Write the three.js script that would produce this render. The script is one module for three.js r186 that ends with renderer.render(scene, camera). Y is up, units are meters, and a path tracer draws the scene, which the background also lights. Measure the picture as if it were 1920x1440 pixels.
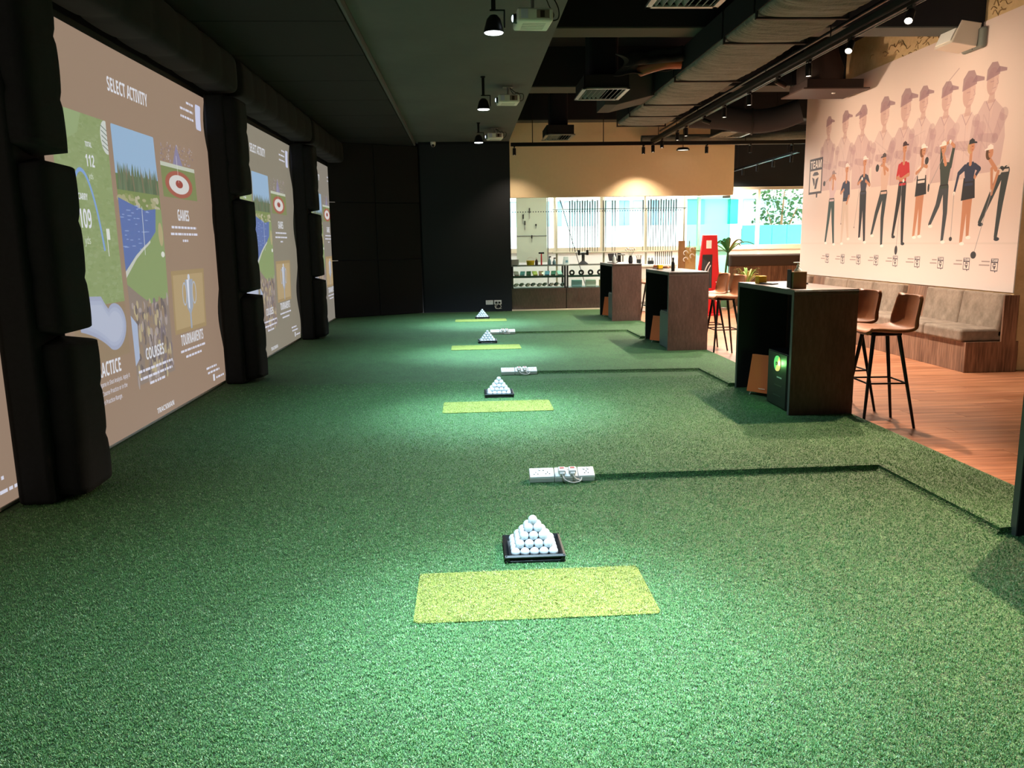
import * as THREE from 'three';
import { mergeGeometries } from 'three/addons/utils/BufferGeometryUtils.js';
import { RoundedBoxGeometry } from 'three/addons/geometries/RoundedBoxGeometry.js';
import { RectAreaLightUniformsLib } from 'three/addons/lights/RectAreaLightUniformsLib.js';

RectAreaLightUniformsLib.init();
// ---------------------------------------------------------------- camera, sky, exposure
const scene = new THREE.Scene();
const camera = new THREE.PerspectiveCamera(THREE.MathUtils.radToDeg(2 * Math.atan(720 / 1480)), 4 / 3, 0.05, 300);
camera.position.set(0, 1.42, 0);
camera.quaternion.setFromRotationMatrix(new THREE.Matrix4().makeBasis(
  new THREE.Vector3(0.99824, -0.01596, 0.05708), new THREE.Vector3(0.02575, 0.98421, -0.17512), new THREE.Vector3(-0.05338, 0.17628, 0.98289)));
camera.updateMatrixWorld(true);
scene.background = new THREE.Color(0.93, 0.98, 1.0);        // bright overcast sky
scene.backgroundIntensity = 6;
const renderer = new THREE.WebGLRenderer({ antialias: true });
renderer.toneMapping = THREE.LinearToneMapping;
renderer.toneMappingExposure = 1.0;
renderer.shadowMap.enabled = true;
const COOL = new THREE.Color(0.64, 0.92, 1.12), WARM = new THREE.Color(1.0, 0.72, 0.50), WARMPALE = new THREE.Color(1.0, 0.87, 0.72);
const POWER = { bay: 84, core: 96, warmKey: 82, warmDown: 46, mural: 17, wash: 21, screen: 0.08, shop: 14 };

// ---------------------------------------------------------------- small tools
let seed = 12345;
const rnd = () => { seed = (seed * 1664525 + 1013904223) >>> 0; return seed / 4294967296; };
const rr = (a, b) => a + (b - a) * rnd();
const V = (x, y, z) => new THREE.Vector3(x, y, z);
const used = {};
function numbered(n) { const k = used[n] = (used[n] ?? -1) + 1; return k ? `${n}_${String(k).padStart(3, '0')}` : n; }
function metricUV(g) {                                       // uv in metres, by the side a face looks to
  g = g.index ? g.toNonIndexed() : g;
  const p = g.attributes.position, uv = new Float32Array(p.count * 2), a = V(), b = V(), c = V(), n = V();
  for (let i = 0; i < p.count; i += 3) {
    a.fromBufferAttribute(p, i); b.fromBufferAttribute(p, i + 1); c.fromBufferAttribute(p, i + 2);
    n.crossVectors(b.sub(a), c.sub(a)); const x = Math.abs(n.x), y = Math.abs(n.y), z = Math.abs(n.z);
    for (let k = i; k < i + 3; k++) {
      const X = p.getX(k), Y = p.getY(k), Z = p.getZ(k);
      if (y >= x && y >= z) { uv[2 * k] = X; uv[2 * k + 1] = -Z; } else if (x >= z) { uv[2 * k] = -Z; uv[2 * k + 1] = Y; } else { uv[2 * k] = X; uv[2 * k + 1] = Y; }
    }
  }
  g.setAttribute('uv', new THREE.BufferAttribute(uv, 2));
  return g;
}
function join(list, keepUV = false) {
  list = (Array.isArray(list) ? list : [list]).flat(9).map(g => {
    g = keepUV ? (g.index ? g.toNonIndexed() : g) : metricUV(g);
    for (const k of Object.keys(g.attributes)) if (!['position', 'normal', 'uv'].includes(k)) g.deleteAttribute(k);
    if (!g.attributes.normal) g.computeVertexNormals();
    return g;
  });
  return list.length > 1 ? mergeGeometries(list) : list[0];
}
const at = (g, x, y, z) => g.translate(x, y, z);
const bx = (w, h, d, x = 0, y = 0, z = 0) => at(new THREE.BoxGeometry(w, h, d), x, y, z);
const span = (x0, x1, y0, y1, z0, z1) => bx(x1 - x0, y1 - y0, Math.abs(z1 - z0), (x0 + x1) / 2, (y0 + y1) / 2, (z0 + z1) / 2);
const rb = (w, h, d, r, x = 0, y = 0, z = 0, s = 2) => at(new RoundedBoxGeometry(w, h, d, s, Math.min(r, w / 2.01, h / 2.01, d / 2.01)), x, y, z);
const cy = (r0, r1, h, x = 0, y = 0, z = 0, n = 20) => at(new THREE.CylinderGeometry(r0, r1, h, n), x, y, z);   // top radius first
function bar(p, q, r0, r1 = r0, n = 10) {                    // a round bar from p to q
  const d = V().subVectors(q, p), g = new THREE.CylinderGeometry(r1, r0, d.length(), n);
  g.applyQuaternion(new THREE.Quaternion().setFromUnitVectors(V(0, 1, 0), d.clone().normalize()));
  return at(g, (p.x + q.x) / 2, (p.y + q.y) / 2, (p.z + q.z) / 2);
}
function beam(p, q, w, h) {                                  // a square bar from p to q
  const d = V().subVectors(q, p), g = new THREE.BoxGeometry(w, d.length(), h);
  g.applyQuaternion(new THREE.Quaternion().setFromUnitVectors(V(0, 1, 0), d.clone().normalize()));
  return at(g, (p.x + q.x) / 2, (p.y + q.y) / 2, (p.z + q.z) / 2);
}
const tube = (pts, r, n = 24, k = 8) => new THREE.TubeGeometry(new THREE.CatmullRomCurve3(pts.map(p => Array.isArray(p) ? V(...p) : p)), n, r, k, false);
const lathe = (pts, n = 24) => new THREE.LatheGeometry(pts.map(([x, y]) => new THREE.Vector2(x, y)), n);
function quad(a, b, c, d) {                                  // a..d counter-clockwise from lower left, uv 0..1
  const g = new THREE.BufferGeometry();
  g.setAttribute('position', new THREE.Float32BufferAttribute([...a, ...b, ...c, ...a, ...c, ...d], 3));
  g.setAttribute('uv', new THREE.Float32BufferAttribute([0, 0, 1, 0, 1, 1, 0, 0, 1, 1, 0, 1], 2));
  g.computeVertexNormals(); return g;
}
function slab(fn, nu, nv, t) {                               // a closed curved sheet: fn(u, v) -> [x, y, z], thickness t behind it
  const P = [], N = [], e = 1e-3;
  const f = (u, v) => V(...fn(u, v));
  for (let j = 0; j <= nv; j++) for (let i = 0; i <= nu; i++) {
    const u = i / nu, v = j / nv, p = f(u, v);
    const du = f(Math.min(1, u + e), v).sub(f(Math.max(0, u - e), v)), dv = f(u, Math.min(1, v + e)).sub(f(u, Math.max(0, v - e)));
    P.push(p); N.push(du.cross(dv).normalize());
  }
  const pos = [], uv = [], idx = [], W = nu + 1, K = P.length;
  for (const side of [0, 1]) P.forEach((p, k) => { pos.push(p.x - side * t * N[k].x, p.y - side * t * N[k].y, p.z - side * t * N[k].z); uv.push((k % W) / nu, Math.floor(k / W) / nv); });
  for (let j = 0; j < nv; j++) for (let i = 0; i < nu; i++) {
    const a = j * W + i, b = a + 1, c = a + W, d = c + 1;
    idx.push(a, b, d, a, d, c, K + a, K + d, K + b, K + a, K + c, K + d);
  }
  const rim = []; for (let i = 0; i < nu; i++) rim.push(i); for (let j = 0; j < nv; j++) rim.push(j * W + nu); for (let i = nu; i > 0; i--) rim.push(nv * W + i); for (let j = nv; j > 0; j--) rim.push(j * W);
  for (let k = 0; k < rim.length; k++) { const a = rim[k], b = rim[(k + 1) % rim.length]; idx.push(a, K + a, b, b, K + a, K + b); }
  const g = new THREE.BufferGeometry();
  g.setAttribute('position', new THREE.Float32BufferAttribute(pos, 3)); g.setAttribute('uv', new THREE.Float32BufferAttribute(uv, 2));
  g.setIndex(idx); g.computeVertexNormals(); return g;
}
function surf(fn, nu, nv, closedU = false) {                 // an open or tubular grid
  const pos = [], uv = [], idx = [], W = nu + 1;
  for (let j = 0; j <= nv; j++) for (let i = 0; i <= nu; i++) { pos.push(...fn(i / nu, j / nv)); uv.push(i / nu, j / nv); }
  for (let j = 0; j < nv; j++) for (let i = 0; i < nu; i++) { const a = j * W + i, b = a + 1, c = a + W, d = c + 1; idx.push(a, b, d, a, d, c); }
  const g = new THREE.BufferGeometry();
  g.setAttribute('position', new THREE.Float32BufferAttribute(pos, 3)); g.setAttribute('uv', new THREE.Float32BufferAttribute(uv, 2));
  g.setIndex(idx); g.computeVertexNormals(); return g;
}
const cast = m => { m.castShadow = m.receiveShadow = true; return m; };
function part(name, geo, mat, parent, keepUV = false) { const m = cast(new THREE.Mesh(join(geo, keepUV), mat)); m.name = name; parent.add(m); return m; }
function tag(o, label, category, group, kind) { o.userData.label = label; o.userData.category = category; if (group) o.userData.group = group; if (kind) o.userData.kind = kind; return o; }
function thing(name, label, category, [x, y, z] = [0, 0, 0], turn = 0, group) {
  const o = new THREE.Group(); o.name = numbered(name); o.position.set(x, y, z); o.rotation.y = turn; scene.add(o); return tag(o, label, category, group);
}
function single(name, label, category, geo, mat, pos = [0, 0, 0], turn = 0, group, keepUV = false) {
  const m = cast(new THREE.Mesh(join(geo, keepUV), mat)); m.name = numbered(name); m.position.set(...pos); m.rotation.y = turn; scene.add(m); return tag(m, label, category, group);
}
function struct(name, label, category, geo, mat, keepUV = false) { const m = cast(new THREE.Mesh(join(geo, keepUV), mat)); m.name = numbered(name); scene.add(m); return tag(m, label, category, null, 'structure'); }
function dup(root, [x, y, z], turn, label, group) {
  const r = root.clone(); r.name = numbered(root.name.replace(/_\d{3}$/, '')); r.position.set(x, y, z); r.rotation.y = turn; scene.add(r);
  r.userData = { ...root.userData }; if (label) r.userData.label = label; if (group) r.userData.group = group; return r;
}
function spot(color, intensity, from, to, angle, penumbra, radius = 1.5) {
  const l = new THREE.SpotLight(color, intensity, 0, angle, penumbra, 2);
  l.position.set(...from); l.target.position.set(...to); l.castShadow = true; l.shadow.radius = radius; l.shadow.mapSize.set(1024, 1024); scene.add(l, l.target); return l;
}
// ---------------------------------------------------------------- textures
function lattice(n) { const a = new Float32Array(n * n); for (let i = 0; i < a.length; i++) a[i] = rnd(); return a; }
function tileNoise(size, cellsX, cellsY) {                   // smooth repeating noise, 0..1
  const n = Math.max(cellsX, cellsY), L = lattice(n), out = new Float32Array(size * size), s = t => t * t * (3 - 2 * t);
  for (let j = 0; j < size; j++) {
    const y = j / size * cellsY, y0 = Math.floor(y), fy = s(y - y0), y1 = (y0 + 1) % cellsY;
    for (let i = 0; i < size; i++) {
      const x = i / size * cellsX, x0 = Math.floor(x), fx = s(x - x0), x1 = (x0 + 1) % cellsX;
      const a = L[y0 * n + x0], b = L[y0 * n + x1], c = L[y1 * n + x0], d = L[y1 * n + x1];
      out[j * size + i] = (a + (b - a) * fx) * (1 - fy) + (c + (d - c) * fx) * fy;
    }
  }
  return out;
}
function dataTex(size, fn, srgb, metres) {                   // fn(k) -> [r, g, b] in 0..255
  const d = new Uint8Array(size * size * 4);
  for (let k = 0; k < size * size; k++) { const c = fn(k); d[4 * k] = c[0]; d[4 * k + 1] = c[1]; d[4 * k + 2] = c[2]; d[4 * k + 3] = 255; }
  const t = new THREE.DataTexture(d, size, size); t.wrapS = t.wrapT = THREE.RepeatWrapping; t.magFilter = THREE.LinearFilter; t.minFilter = THREE.LinearMipmapLinearFilter; t.generateMipmaps = true;
  if (srgb) t.colorSpace = THREE.SRGBColorSpace; t.repeat.set(1 / metres, 1 / metres); t.needsUpdate = true; return t;
}
const cl = v => Math.max(0, Math.min(255, v));
function speckle(size, metres, base, amp, cells) {           // grain of one colour: list of [cellsX, cellsY, weight]
  const N = cells.map(([a, b, w]) => [tileNoise(size, a, b), w]);
  return dataTex(size, k => { let s = 0; for (const [n, w] of N) s += (n[k] - 0.5) * w; return base.map((c, i) => cl(c + amp[i] * s)); }, true, metres);
}
function grey(size, metres, cells) { const N = cells.map(([a, b, w]) => [tileNoise(size, a, b), w]); return dataTex(size, k => { let s = 0.5; for (const [n, w] of N) s += (n[k] - 0.5) * w; s = cl(s * 255); return [s, s, s]; }, false, metres); }
function canvasTex(w, h, draw) {
  const c = document.createElement('canvas'); c.width = w; c.height = h; const x = c.getContext('2d'); draw(x, w, h);
  const t = new THREE.CanvasTexture(c); t.colorSpace = THREE.SRGBColorSpace; t.needsUpdate = true; return t;
}
const std = (color, roughness = 0.6, o = {}) => new THREE.MeshStandardMaterial({ color, roughness, ...o });
const phys = (color, roughness = 0.6, o = {}) => new THREE.MeshPhysicalMaterial({ color, roughness, ...o });

const turfN = [[512, 512, 1.2], [350, 360, .9], [120, 120, .2], [11, 10, .12]];
const turfBump = grey(1024, 1.0, [[512, 512, .5], [200, 210, 1.0]]);
const M = {
  turf: std('#ffffff', .78, { map: speckle(1024, 1.31, [50, 88, 45], [46, 70, 42], turfN), bumpMap: turfBump, bumpScale: .006 }),
  mat: std('#ffffff', .8, { map: speckle(1024, 1.17, [116, 128, 50], [60, 60, 44], turfN), bumpMap: turfBump, bumpScale: .006 }),
  plank: [0, 1, 2, 3].map(i => std('#ffffff', .33, { map: speckle(512, 1.7, [[178, 118, 84], [186, 125, 90], [172, 112, 79], [182, 121, 88]][i], [40, 35, 30], [[5, 90, .8], [3, 36, 1.0], [16, 200, .4]]), bumpMap: grey(256, 1.0, [[4, 128, .5]]), bumpScale: .0006 })),
  plankBase: std('#5f3a26', .5),
  darkLam: std('#ffffff', .5, { map: speckle(512, .9, [86, 65, 59], [26, 21, 19], [[64, 12, .6], [160, 40, .5], [5, 6, .5]]) }),
  edge: std('#4a5350', .5), inner: std('#0d0f12', .7),
  tableTop: std('#ffffff', .32, { map: speckle(512, .9, [92, 78, 72], [24, 20, 18], [[12, 64, .6], [40, 160, .5]]) }),
  lam: std('#ffffff', .48, { map: speckle(512, .8, [124, 92, 74], [60, 50, 42], [[70, 4, .7], [150, 10, .5], [12, 2, .6]]) }),
  upholst: std('#ffffff', .92, { map: speckle(512, .7, [134, 118, 104], [34, 32, 30], [[9, 8, .8], [256, 256, .35], [30, 30, .4]]) }),
  upholstDark: std('#4b3f38', .92),
  leather: std('#ffffff', .46, { map: speckle(512, .5, [138, 88, 56], [30, 24, 20], [[128, 128, .4], [10, 9, .6]]), bumpMap: grey(256, .12, [[64, 64, .8]]), bumpScale: .0004 }),
  blackMetal: std('#0c0c0d', .4, { metalness: .3 }), blackPlastic: std('#101114', .38), blackMatte: std('#08090b', .85),
  pad: std('#ffffff', .95, { map: speckle(256, .3, [17, 18, 20], [10, 10, 10], [[128, 128, .6], [20, 20, .5]]), bumpMap: grey(256, .05, [[64, 64, .8]]), bumpScale: .0004 }),
  zip: std('#5e6b93', .6), navy: std('#0c141c', .92), black: std('#060709', .9),
  ceilDark: std('#ffffff', .9, { map: speckle(256, 1.6, [13, 20, 21], [4, 5, 5], [[40, 40, .4], [7, 8, .6]]) }),
  soffit: std('#ffffff', .85, { map: speckle(512, 3.7, [82, 90, 92], [9, 9, 9], [[40, 40, .3], [9, 8, .8]]) }),
  slabDark: std('#0a0d18', .95), beamLit: std('#4a514f', .9),
  beige: std('#ffffff', .85, { map: speckle(256, 2.3, [230, 216, 182], [7, 7, 7], [[60, 60, .4], [7, 6, .6]]) }),
  plaster: std('#ffffff', .9, { map: speckle(512, 2.0, [202, 176, 134], [26, 26, 24], [[40, 40, .4], [9, 8, .9], [120, 120, .3]]) }),
  white: std('#e9ecea', .45), whitePlastic: std('#e6e3df', .35), offWhite: std('#cfcac0', .6), cream: std('#d9cdb4', .7),
  ball: phys('#cfd5da', .3, { clearcoat: .5, clearcoatRoughness: .2 }),
  tray: std('#0e0f12', .32), duct: std('#ffffff', .88, { map: speckle(512, 1.2, [110, 120, 120], [24, 24, 24], [[200, 200, .5], [40, 40, .3], [5, 5, .6]]), bumpMap: grey(512, 1.0, [[6, 40, .7], [90, 90, .2]]), bumpScale: .012 }),
  ductDark: std('#24262a', .85), strap: std('#08090a', .7), brownDark: std('#2a1b16', .75), copper: std('#6a3f26', .45, { metalness: .6 }),
  alu: std('#9aa09e', .4, { metalness: .7 }), steel: std('#b9bec0', .28, { metalness: .9 }), frame: std('#cfc6ae', .55), graphite: std('#2f343a', .45), shadedSide: std('#11141c', .92),
  glass: phys('#f4fbf8', .02, { transmission: 1, thickness: 0, ior: 1.45 }), doorGlass: phys('#8fdccb', .02, { transmission: 1, thickness: 0, ior: 1.45 }), glassGreen: phys('#c9efe2', .02, { transmission: 1, thickness: 0, ior: 1.45 }),
  orange: std('#c8622a', .5), yellow: std('#e7b916', .5), red: std('#c4121f', .45), kraft: std('#8d6a43', .7), olive: std('#6d6a48', .7),
  teal: std('#2fb3b0', .3), tealPale: std('#a9d9de', .3), extWhite: std('#e8ebe8', .9), extBlue: std('#7fb4cf', .4), leaf: std('#6c8c3c', .7, { side: THREE.DoubleSide }), leafPale: std('#a89f62', .7, { side: THREE.DoubleSide }), leafDark: std('#2f5a2c', .75, { side: THREE.DoubleSide }),
  dot: std('#20343c', .7), peg: std('#c9d3bf', .8), goldDark: std('#5b4a2a', .35, { metalness: .4 }),
  pane: std('#14211a', .5),
};
const glow = (c, k) => new THREE.MeshStandardMaterial({ color: '#111111', emissive: c, emissiveIntensity: k, roughness: .4 });

let ballGeo;
function ball() {                                            // a dimpled ball; geometry shared by all
  if (!ballGeo) {
    ballGeo = new THREE.IcosahedronGeometry(.02135, 9); const p = ballGeo.attributes.position, v = V(), D = [];
    for (let i = 0; i < 250; i++) { const y = 1 - 2 * (i + .5) / 250, r = Math.sqrt(1 - y * y), a = i * 2.399963; D.push(V(r * Math.cos(a), y, r * Math.sin(a))); }
    for (let i = 0; i < p.count; i++) { v.fromBufferAttribute(p, i).normalize(); let m = -1; for (const d of D) m = Math.max(m, d.dot(v)); const e = Math.acos(Math.min(1, m)) / .105; const k = .02135 - (e < 1 ? .00045 * (1 - e * e) : 0); p.setXYZ(i, v.x * k, v.y * k, v.z * k); }
    ballGeo = metricUV(ballGeo); ballGeo.computeVertexNormals();
  }
  return cast(new THREE.Mesh(ballGeo, M.ball));
}
// ---------------------------------------------------------------- the shell of the place
const FL = -0.1;                                             // the timber floor lies a step below the turf
struct('turf_floor', 'green artificial turf covering the raised hitting platform', 'turf', span(-2.75, 3.11, FL, 0, 4, -16.62), M.turf);
const floor = struct('floor', 'orange brown wood plank floor of the lounge', 'floor', [span(3.11, 9.6, FL - .2, FL - .012, 4.2, -21.7), span(.93, 3.11, FL - .2, FL - .012, -16.62, -21.7)], M.plankBase);
{ // boards of the lounge floor, each a piece of its own
  const lens = [[1.1, 1.9], [1.9, 1.1], [1.5, 1.5], [.7, 2.3]], W = .172, G = new Map();
  const geo = L => { if (!G.has(L)) G.set(L, metricUV(rb(L - .0016, .012, W - .0016, .0012, 0, 0, 0, 1))); return G.get(L); };
  let row = 0;
  for (let z = -2.2; z > -17.7; z -= W, row++) {
    let x = 3.112; for (const L of lens[(row * 7) % 4]) { const m = cast(new THREE.Mesh(geo(L), M.plank[Math.floor(rnd() * 4)])); m.name = 'plank'; m.position.set(x + L / 2, FL - .006, z - W / 2); floor.add(m); x += L; }
  }
  const rest = cast(new THREE.Mesh(join([span(6.112, 9.6, FL - .012, FL, -2.2, -8.5), span(6.112, 9.6, FL - .012, FL, -14.3, -21.5), span(3.112, 6.112, FL - .012, FL, -17.74, -21.5), span(3.112, 9.6, FL - .012, FL, 4, -2.2)]), M.plank[0])); rest.name = 'floorboards'; rest.userData.kind = 'stuff'; floor.add(rest);
}
struct('trim_1', 'thin pale metal strip closing the turf at the shop front', 'trim', span(.93, 3.1, 0, .02, -16.6, -16.63), M.frame);
struct('wall_left', 'black wall behind the projection screens', 'wall', span(-2.95, -2.75, -.3, 4.6, 4.2, -17), M.black);
struct('wall_corner', 'black wall behind the padded panels', 'wall', span(-2.95, .93, -.3, 4.6, -16.9, -17.1), M.black);
struct('wall_back', 'dark wall closing the room behind the first bay', 'wall', span(-2.95, 9.8, -.3, 4.6, 4.2, 4), M.navy);
struct('wall_right', 'beige wall of the lounge', 'wall', span(9.6, 9.8, -.3, 4.6, 4, -21.7), M.beige);
const endWall = struct('wall_far', 'dark navy painted end wall of the hitting bays', 'wall', span(-.92, .93, 0, 3.45, -16.65, -16.9), M.navy);
part('panel', span(-.9, .925, .002, 3.4, -16.638, -16.65), std('#0f1a24', .8), endWall);
{ // black padded return beside the last screen, standing askew
  const a = V(-2.62, 0, -15.72), b = V(-.93, 0, -16.6), d = V().subVectors(b, a), g = thing('wall_padding', 'black padded wall panels beside the last projection screen', 'wall panel', [(a.x + b.x) / 2, 0, (a.z + b.z) / 2], Math.atan2(-d.z, d.x));
  for (const [y0, y1] of [[.005, 1.12], [1.13, 2.24], [2.25, 3.36]]) for (const s of [-1, 1]) part('padded_panel', rb(d.length() / 2 - .006, y1 - y0, .06, .012, s * d.length() / 4, (y0 + y1) / 2, -.03), M.black, g);
}
struct('wall_shop', 'white inner side wall of the club workshop', 'wall', span(.75, .93, FL, 2.75, -16.9, -21.5), M.white);
struct('roof_slab', 'dark navy painted concrete ceiling slab above the ducts', 'ceiling', span(-2.95, 9.8, 4.4, 4.6, 4.2, -21.8), M.slabDark);
{ // ceiling over the bays
  const c = struct('ceiling', 'dark panelled ceiling in front of the screens', 'ceiling', span(-2.75, -1.0, 3.4, 4.4, 4, -16.9), M.blackMatte);
  for (let z = 1.6; z > -16.5; z -= 1.3) part('ceiling_panel', rb(1.735, .03, 1.288, .004, -1.88, 3.385, z - .65, 1), M.ceilDark, c);
  part('ceiling_panel', rb(.03, .075, 18, .004, -.985, 3.41, -7.6, 1), M.soffit, c);
}
struct('ceiling_soffit', 'grey plasterboard soffit carrying the bay spotlights and projectors', 'ceiling', [span(-.97, .92, 3.45, 4.4, 4, -16.65), span(-.97, .93, 3.45, 4.4, -16.65, -16.9)], M.soffit);
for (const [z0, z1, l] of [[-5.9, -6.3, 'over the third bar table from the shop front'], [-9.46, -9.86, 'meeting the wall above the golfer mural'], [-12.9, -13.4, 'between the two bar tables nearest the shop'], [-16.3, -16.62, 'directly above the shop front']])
{ const xe = z0 < -14.3 || z0 > -8.5 ? 9.6 : 6.098, b = struct('ceiling_beam', 'ceiling beam, sides coloured shaded, underside lit, ' + l, 'beam', span(.92, xe, 3.815, 4.4, z0, z1), M.shadedSide); part('lit_underside', span(.92, xe, 3.8, 3.815, z0, z1), M.beamLit, b); }  // shade on the sides and light on the underside put into the colours
struct('bulkhead', 'beige bulkhead wall above the glass shop front', 'wall', span(.93, 5.6, 2.33, 4.4, -16.65, -16.85), M.beige);
for (const [x, pz, where] of [[2.2, -17.2, 'above the first display counter'], [4.2, -17.2, 'above the white workbench'], [2.2, -20, 'beside the leftmost workshop windows'], [4.2, -20, 'beside the middle workshop window']]) { const g = thing('added_fill_panel', 'added fill light panel of the workshop ' + where, 'ceiling light', [x, 2.745, pz], 0, 'added workshop fill panels'); part('frame', [rb(1.24, .02, .03, .003, 0, -.008, .31), rb(1.24, .02, .03, .003, 0, -.008, -.31), rb(.03, .02, .62, .003, .61, -.008, 0), rb(.03, .02, .62, .003, -.61, -.008, 0)], M.white, g); part('fill_diffuser', bx(1.2, .006, .6, 0, -.004, 0), glow(new THREE.Color(1, 1, .97), 2.5), g); const l = new THREE.RectAreaLight(new THREE.Color(1, .99, .95), POWER.shop, 1.2, .6); l.position.set(x, 2.735, pz); l.lookAt(x, 0, pz); scene.add(l); }  // added fill panels, put in to brighten the workshop
struct('ceiling_shop', 'white ceiling of the club workshop', 'ceiling', span(.93, 5.6, 2.75, 2.85, -16.85, -21.5), M.white);
const pier = struct('wall_mural', 'beige plastered wall block behind the golfer mural', 'wall', span(6.1, 9.6, FL, 4.4, -14.29, -8.53), M.plaster);
{ // torn old glue and skim left above the mural, and the cable run
  const g = [];
  for (let i = 0; i < 46; i++) { const z = rr(-12.2, -9.1), y = 3.89 + rr(.02, .24) + .1 * Math.sin(z * 3); g.push(tube([[6.097, y, z], [6.096, y + rr(-.05, .05), z + rr(.02, .06)], [6.097, y + rr(-.04, .04), z + rr(.07, .13)]], rr(.003, .008), 8, 5)); }
  part('plaster_scar', g, std('#8c7350', .9), pier);
}
// facade with its windows
struct('wall_window_low', 'pale wall below the workshop and lounge windows', 'wall', span(.75, 9.8, FL, 1.14, -21.5, -21.7), M.white);
struct('wall_window_high', 'charcoal wall above the lounge windows', 'wall', [span(5.6, 9.8, 2.8, 4.4, -21.5, -21.7), span(.75, 5.6, 2.8, 4.4, -21.5, -21.7)], std('#171b1c', .85));
const mull = [.93, 2.39, 3.64, 4.84, 6.3, 7.93, 9.5];
for (let i = 0; i < 6; i++) {
  const a = mull[i], b = mull[i + 1], w = struct(`window_${i + 1}`, ['leftmost workshop window beside the white side wall', 'workshop window behind the first row of hanging shafts', 'workshop window in the middle of the shaft racks', 'workshop window behind the second row of hanging shafts', 'lounge window behind the open glass door', 'wide lounge window beside the golfer mural'][i], 'window',
    [span(a + .001, a + .036, 1.14, 2.8, -21.44, -21.56), span(b - .036, b - .001, 1.14, 2.8, -21.44, -21.56), span(a + .036, b - .036, 2.72, 2.8, -21.45, -21.55), span(a + .036, b - .036, 1.14, 1.26, -21.42, -21.56)], M.frame);
  part('pane', quad([a, 1.2, -21.5], [b, 1.2, -21.5], [b, 2.76, -21.5], [a, 2.76, -21.5]), M.glass, w);
}
// outside
struct('ground_outside', 'pale paved ground outside the windows', 'ground', span(-30, 45, -3.2, -3, -21.8, -60), M.extWhite);
{ const b = thing('office_building', 'white office building with blue window strips seen through the workshop windows', 'building', [0, -3, -32]);
  part('facade', [span(-20, 24, 0, 5.02, 0, -6), span(-20, 24, 6.02, 14, 0, -6), span(-20, 24, 5.02, 6.02, -.35, -6)], M.extWhite, b);
  for (const [x0, x1, m] of [[1.2, 2.3, 2], [3.07, 3.38, 1], [3.65, 3.87, 1], [3.98, 4.7, 2], [4.75, 5.27, 2], [5.5, 6.05, 2], [6.2, 6.4, 1], [6.42, 6.62, 1], [6.77, 7.5, 2], [7.55, 7.8, 1], [7.9, 8.6, 2], [8.8, 9.7, 2], [10.67, 11.08, 0], [11.3, 12.1, 2], [12.2, 13.2, 2], [13.3, 14.4, 2]])
    part('window_pane', span(x0, x1, 5.03, 6.0, -.28, -.33), [M.teal, M.extBlue, M.tealPale][m], b);
}
{ const h = thing('site_hoarding', 'bright turquoise panel fence beyond the lounge window', 'fence', [10.3, -3, -29.5]);
  for (let i = 0; i < 4; i++) part('fence_panel', rb(.56, 4.9, .05, .01, .28 + i * .57, 2.47, 0), M.teal, h);
  for (let i = 0; i < 5; i++) part('post', bx(.05, 4.8, .05, i * .57, 2.4, -.06), M.alu, h);
}
{ const t = thing('street_tree', 'leafy street tree beyond the lounge window', 'tree', [12.1, -3, -30.6]);
  part('trunk', [bar(V(0, 0, 0), V(.1, 4.6, 0), .12, .07), bar(V(.1, 4.2, 0), V(.7, 5.6, .1), .05, .02), bar(V(.08, 4.0, 0), V(-.5, 5.5, .1), .05, .02), bar(V(.1, 4.6, 0), V(.2, 6.2, 0), .06, .02)], M.kraft, t);
  const L = []; for (let i = 0; i < 420; i++) { const g = new THREE.CircleGeometry(rr(.04, .09), 5); g.rotateX(rr(0, 6)); g.rotateY(rr(0, 6)); const a = rr(0, 6.28), r = Math.sqrt(rnd()); L.push(at(g, .1 + 1.1 * r * Math.cos(a), 5.6 + rr(-.9, .9) * (1 - r * .4), .6 * r * Math.sin(a))); }
  const f = part('foliage', L, M.leafDark, t); f.userData.kind = 'stuff';
}
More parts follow.
